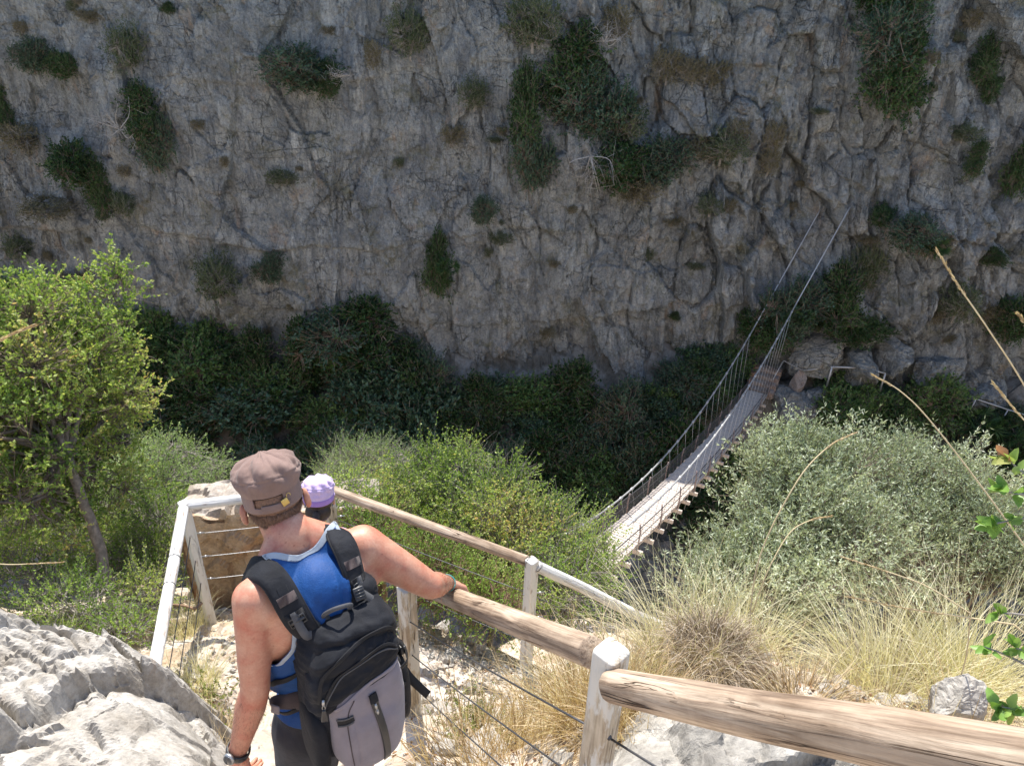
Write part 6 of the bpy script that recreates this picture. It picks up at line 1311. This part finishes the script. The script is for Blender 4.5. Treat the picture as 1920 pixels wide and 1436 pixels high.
# zips
bagline([(-.122, -.185), (-.112, -.115), (-.065, -.065), (.0, -.045), (.06, -.038), (.108, -.05), (.125, -.09)], .011, M_WEB, 'zip', main, .0035, .002)
bagline([(-.112, -.225), (-.10, -.155), (-.05, -.105), (.02, -.083), (.08, -.08), (.115, -.105)], .009, M_WEB, 'zip', fpo, .003, .002)
bagline([(-.112, -.237), (-.098, -.167), (-.048, -.117), (.02, -.095), (.08, -.092), (.115, -.117)], .004, M_WEBG, 'piping', fpo, .003, .003)
bagline([(.022, -.225), (.034, -.31), (.045, -.41), (.05, -.50)], .022, M_PLAS, 'zip', gpo, .003, .001)
bagline([(.021, -.215), (.025, -.245)], .024, M_BLK, 'zip_garage', gpo, .004, .003, 8)
bagline([(-.03, -.215), (-.055, -.26), (-.058, -.38), (-.05, -.50)], .003, M_BRN, 'seam', gpo, .001, .001)
bagline([(-.085, -.235), (-.02, -.20), (.06, -.168), (.12, -.17)], .010, M_GRY, 'hem_fold', gpo, .003, .001)
bagline([(-.082, -.265), (-.04, -.260)], .006, M_WEBG, 'loop_edge', gpo, .002, .004, 8); bagline([(-.080, -.290), (-.038, -.285)], .006, M_WEBG, 'loop_edge', gpo, .002, .004, 8); bagline([(-.081, -.2775), (-.039, -.2725)], .022, M_WEB, 'lash_tab', gpo, .002, .002, 8)
def puller(x, z, L, lean, parent):
    p, n_ = onbag(x, z, .005); d = nrm(-bup*1.+bsh*lean); s_ = nrm(np.cross(d, n_)); mb = MB(); mb.tube([p, p+d*.012+n_*.003, p+d*.022+n_*.002], [.0035, .0045, .003], 8); mb.build('zip_slider', M_STEEL, parent)
    q = p+d*.02; mb = MB(); lk = [q+n_*.004+s_*.004*math.cos(a)+d*(.008+.008*math.sin(a)) for a in np.linspace(0, 6.28, 14)]; mb.tube(lk, .0012, 5, cap=False); mb.build('zip_link', M_STEEL, parent)
    t = np.linspace(0, 1, 10); pth = q+d*.014+np.outer(t*L, d)+n_*.004; ribbon(pth, .009+.010*np.sin(t*math.pi*.55)**1.5, np.repeat(n_[None], 10, 0), .0035, bulge=.4).build('zip_pull', M_PLAS, parent)
puller(-.112, -.165, .045, -.02, main); puller(.026, -.25, .0, .1, gpo); puller(.030, -.275, .050, .0, gpo)
# shoulder straps
def bodystrap(pts, w_, mat, name, parent, th, lift, n=30, bulge=.3, hint=None, smooth=4, nw=7):
    q = spline(pts, n); P = []; N_ = []
    for p in q:
        h = BODY.find_nearest(V(p)); nn_ = np.array(h[1]); c_ = np.array(h[0]); dd = p-c_
        if dd@nn_ > lift: c_ = p
        else: c_ = c_+nn_*lift
        P.append(c_); N_.append(nn_)
    P = np.array(P); N_ = np.array(N_)
    for _ in range(smooth): P[1:-1] = (P[:-2]+P[1:-1]*2+P[2:])/4
    for _ in range(8): N_[1:-1] = (N_[:-2]+N_[1:-1]*2+N_[2:])/4
    return ribbon(P, w_, N_, th, nw=nw, bulge=bulge).build(name, mat, parent), P, N_
def tf(x, y, z): return mid+sh*x-fw*y+up*z           # torso frame: x right, y behind, z up
for sg, nm in ((-1, 'left'), (1, 'right')):
    k = .02 if sg < 0 else -.010; root = bp(sg*.055, .02, -.05)
    pts = [root, tf(sg*.075, .13, -.10), tf(sg*(.088+k), .11, -.02), tf(sg*(.100+k), .06, .06), tf(sg*(.106+k), .0, .075), tf(sg*(.118+k), -.08, .03), tf(sg*.135, -.13, -.06), tf(sg*.155, -.11, -.18), tf(sg*.165, -.04, -.30)]
    st_, P, N_ = bodystrap(pts, [.070]*30, M_BLK, 'shoulder_strap', bk, .012, .006); st_['label'] = 'black padded strap over the %s shoulder' % nm
    off_ = np.array([n*0.0135 for n in N_])
    ribbon(P[1:16]+off_[1:16], .030, N_[1:16], .002, nw=3).build('webbing', M_WEBG if sg > 0 else M_WEB, st_)
    for i_, w2 in ((7, .052), (9, .052)):
        ribbon(P[i_:i_+2]+off_[i_:i_+2]*1.1, w2, N_[i_:i_+2], .004, nw=5).build('strap_panel', M_BRN if i_ == 9 else M_WEB, st_)
    for side in (-1, 1):
        sdv_ = np.cross(np.gradient(P, axis=0), N_); sdv_ = unit(sdv_); mb = MB(); mb.tube(P+sdv_*side*.035+N_*.006, .0042, 6); mb.build('strap_binding', M_WEB, st_)
    # adjuster buckle and load lifter running to the pack top
    i = 7; c_ = P[i]+N_[i]*.018; d = nrm(P[i+1]-P[i]); s_ = nrm(np.cross(d, N_[i])); axs = np.array([s_, d, N_[i]])
    mb = MB(); mb.tube([c_-s_*.020, c_+s_*.020], .0055, 10); mb.build('buckle_bar', M_PLAS, st_); mb = MB()
    rr = [c_+s_*.022*a+d*.012*b for a, b in ((-1, -1), (1, -1), (1, 1), (-1, 1), (-1, -1))]; mb.tube(np.array(rr), .003, 6); mb.build('buckle_frame', M_PLAS, st_)
    e_ = bagtop(sg*.055+.005, .085, .006); tq_ = spline([P[8]+N_[8]*.018, P[6]+N_[6]*.026, (P[4]+e_)/2+N_[4]*.035+sh*(.014*sg), e_+np.array([0, 0, .012])], 16); Nn = np.array([nrm(-fw*.8+up*.5+sh*.5*math.sin(t*3)*sg) for t in np.linspace(0, 1, 16)])
    ribbon(tq_, .023, Nn, .0018, nw=3).build('load_lifter', M_WEBG, st_)
    cb = e_+up*.006-fw*.004; mb = MB(); ab = np.array([bsh, nrm(np.cross(nrm(-bfw+bup*.9), bsh)), nrm(-bfw+bup*.9)]); mb.box(cb, ab, (.016, .019, .0045), .003); mb.build('ladder_buckle', M_PLAS, bk)
    for q3 in (-.009, 0, .009): mb = MB(); mb.tube([cb+ab[1]*q3-bsh*.013+ab[2]*.0055, cb+ab[1]*q3+bsh*.013+ab[2]*.0055], .0028, 6); mb.build('buckle_rung', M_PLAS, bk)
# grab handle
ha = bagtop(-.045, .085, 0); hb = bagtop(.022, .09, 0); hp = [ha-bup*.01, ha+bup*.024-bfw*.018-bsh*.008, ha+bup*.046-bfw*.034+bsh*.010, (ha+hb)/2+bup*.052-bfw*.040, hb+bup*.034-bfw*.028, hb-bup*.01]
q = spline(hp, 26); ribbon(q, .012, np.repeat(nrm(-bfw+bup*.6)[None], 26, 0), .004, bulge=.5).build('grab_handle', M_WEBG, bk)
# faded brown yoke patches at top corners
for sx in (-1, 1):
    v_, q_, e_ = sculpt([ball(bp(sx*.092, .075, -.055-(sx < 0)*.012), bax, (.045, .06, .030))], .005, 4); skinobj('top_corner', v_+.002*vnormals(v_, q_)*fbm(v_[:, 0]*20, v_[:, 1]*20, v_[:, 2]*20, 3, 4)[:, None], q_, bk, M_BRN)
# compression straps on the right side with a long loose tail
q = spline([bp(.13, .10, -.15), bp(.155, .13, -.18), bp(.178, .13, -.24), bp(.182, .12, -.32)], 20); ribbon(q, .018, np.repeat(nrm(bsh*.8-bfw*.5)[None], 20, 0), .002, nw=3).build('compression_strap', M_WEB, bk)
q = spline([bp(.165, .13, -.30), bp(.178, .15, -.33), bp(.205, .17, -.375), bp(.225, .175, -.41)], 18); ribbon(q, .026, np.array([nrm(-bfw+bsh*.2+bup*.3*math.sin(t*2)) for t in np.linspace(0, 1, 18)]), .002, nw=3).build('strap_tail', M_WEB, bk)
for zz in (-.22, -.30, -.38):
    mb = MB(); c_ = bp(.166, .12, zz); mb.box(c_, bax, (.010, .018, .014), .004); mb.build('side_buckle', M_PLAS, bk)
    q = spline([bp(.12, .20, zz+.01), bp(.160, .17, zz), bp(.172, .10, zz-.005), bp(.15, .04, zz)], 14); ribbon(q, .014, np.array([nrm(bsh*a-bfw*(1-a)) for a in np.linspace(.3, 1, 14)]), .002, nw=3).build('side_strap', M_WEB, bk)
# hip strap and small pale label at the left side
bodystrap([bp(-.12, .05, -.36), tf(-.165, .05, -.44), tf(-.17, -.02, -.46), tf(-.15, -.10, -.47), tf(-.08, -.15, -.48)], [.026]*30, M_WEB, 'hip_strap', bk, .003, .006)
bodystrap([bp(-.13, .06, -.20), tf(-.158, .06, -.28), tf(-.165, .0, -.33)], [.016]*30, M_WEB, 'lower_strap', bk, .002, .006)
v_, q_, e_ = sculpt([limb(bp(-.125, .045, -.34), tf(-.172, .03, -.40), .04, .028, .4, -sh)], .005, 6); skinobj('hip_wing', v_, q_, bk, M_BRN)
q = spline([tf(-.188, .055, -.375), tf(-.19, .045, -.42)], 6); ribbon(q, .026, np.repeat(nrm(-sh*.8-fw*.6)[None], 6, 0), .002, nw=3).build('pale_label_patch', M_GRY, bk)
# ================= THE WOMAN =================
WH = px(598, 934, 4.42); wfz = gz(-1.2, 3.5)-.0; WS = np.clip((WH[2]-wfz)/1.51, .85, 1.08)
wf = nrm(np.array([-.10, 1, -.22])); wu = nrm(np.array([0, .22, 1.])-wf*0); wr_ = nrm(np.cross(wf, wu)); wu = np.cross(wr_, wf)
W0 = np.array([WH[0]-.03, WH[1]-.05, 0]); wm = np.array([W0[0], W0[1], WH[2]-.27]); wx = np.array([.97, .2, 0]); wx = nrm(wx); wy = np.array([-wx[1], wx[0], 0]); axw = np.array([wx, wy, up])
wpel = wm-up*.50; wtor = [ball(wm-up*.13, axw, (.135, .095, .16)), ball(wm-up*.36, axw, (.11, .08, .13)), ball(wpel, axw, (.15, .105, .11)), limb(wm+up*.05, wm-wx*.15, .045, .042), limb(wm+up*.05, wm+wx*.15, .045, .042)]
wl, wr2 = wm-wx*.16-up*.01, wm+wx*.16-up*.01; el = px(490, 1066, 4.42); hl = el+wx*.06+wy*.20-up*.05; er = wr2+wx*.06-up*.26; hr_ = er+wy*.2-up*.05
warm = chain([wl, el], [.042, .034])+chain([el, hl], [.034, .023])+chain([wr2, er], [.042, .034])+chain([er, hr_], [.034, .023]); wleg = []
for s_ in (-1, 1):
    h_ = wpel+wx*.08*s_-up*.04; k_ = h_*[1, 1, 0]+up*(wfz+.45)+wy*.04; a_ = h_*[1, 1, 0]+up*(wfz+.08); wleg += chain([h_, k_], [.082, .052])+chain([k_, k_*.65+a_*.35-wy*.02, a_], [.05, .05, .033])+[limb(a_-up*.04-wy*.02, a_-up*.05+wy*.14, .034, .026)]
wom = empty('person', (wm[0], wm[1], wfz), 'smaller person in lilac cap and lilac top standing beyond the man on the landing', 'person')
whead = headprims(WH, wf, wu, wr_, .93); wh1 = hand(hl, nrm(hl-el), -wx*.4+up*.8, wx, .88, (.3, .3, .3, .3)); wh2 = hand(hr_, nrm(hr_-er), wx*.4+up*.8, -wx, .88, (.3, .3, .3, .3))
v_, q_, e_ = sculpt(wtor+warm+wleg+whead+wh1+wh2+[limb(wm+up*.02, WH-wu*.05, .048, .044)], .0055, 10, lambda v: np.where(np.minimum(np.linalg.norm(v-hl, axis=1), np.linalg.norm(v-hr_, axis=1)) < .2, .15, 1.)); skinobj('body', v_, q_, wom, M_SKIN2)
v_, q_, e_ = sculpt(wtor+warm, .007, 12); n_ = vnormals(v_, q_); dd = np.minimum(np.linalg.norm(v_-hl, axis=1), np.linalg.norm(v_-hr_, axis=1))-.05; cv, cf = clip(v_+n_*(.012+.004*ridged(v_[:, 0]*9, v_[:, 1]*9, v_[:, 2]*6, 3, 2))[:, None], q_, np.minimum.reduce([dd, v_[:, 2]-(wpel[2]+.02), wm[2]+.075-v_[:, 2]])); skinobj('shirt', cv, cf, wom, M_PUR, solid=-.003)
v_, q_, e_ = sculpt(wtor[1:3]+wleg, .008, 10); n_ = vnormals(v_, q_); cv, cf = clip(v_+n_*.012, q_, np.minimum(wpel[2]+.08-v_[:, 2], v_[:, 2]-(wfz+.12))); skinobj('trousers', cv, cf, wom, M_SHORT, solid=-.003)
v_, q_, e_ = sculpt(whead[:2]+[ball(WH-wf*.05-wu*.06, np.array([wr_, wf, wu]), (.065, .05, .05))], .006, 6); n_ = vnormals(v_, q_); b_ = (v_-WH)@wf; c_ = (v_-WH)@wu; cv, cf = clip(v_+n_*.010, q_, .03-b_+0*c_); wh_ = skinobj('hair', cv, cf, wom, M_HAIRD)
for s_ in (-1, 1):
    a_ = (wpel+wx*.08*s_)*[1, 1, 0]+up*(wfz+.08); v_, q_, e_ = sculpt([limb(a_-up*.035-wy*.035, a_-up*.045+wy*.15, .042, .034), limb(a_, a_-up*.04, .042, .045)], .008, 6); v_[:, 2] = np.maximum(v_[:, 2], wfz); skinobj('shoe', v_, q_, wom, M_SHORT)
pt = [WH-wf*.10-wu*.05, WH-wf*.135-wu*.10+wr_*.0, WH-wf*.13-wu*.19+wr_*.01, WH-wf*.115-wu*.27+wr_*.015]; v_, q_, e_ = sculpt(chain(pt, [.022, .032, .030, .010]), .005, 5); v_ = v_+vnormals(v_, q_)*(.003*ridged(v_[:, 0]*60, v_[:, 1]*60, v_[:, 2]*8, 2, 3))[:, None]; skinobj('ponytail', v_, q_, wom, M_HAIRD)
cap(WH+wu*.035, wf, wu, wr_, .98, M_PUR, M_PURD, 'cap', wom, 9, False, 1.05, .080, .008)
th = np.linspace(0, 2*math.pi, 60); S_ = .98; pth = WH+wu*.035+np.outer(np.cos(th)*.087*S_, wr_)+np.outer(np.sin(th)*.108*S_-.008*S_, wf)-wu*.018*S_; ribbon(pth, .034, np.outer(np.cos(th), wr_)+np.outer(np.sin(th), wf), .002).build('cap_band', M_PURD, wom)
for sg in (-1, 1): mb = MB(); c_ = WH+wr_*sg*.078-wf*.012-wu*.032; mb.tube([c_, c_-wu*.02], .006, 8); mb.build('earring', M_STEEL, wom)
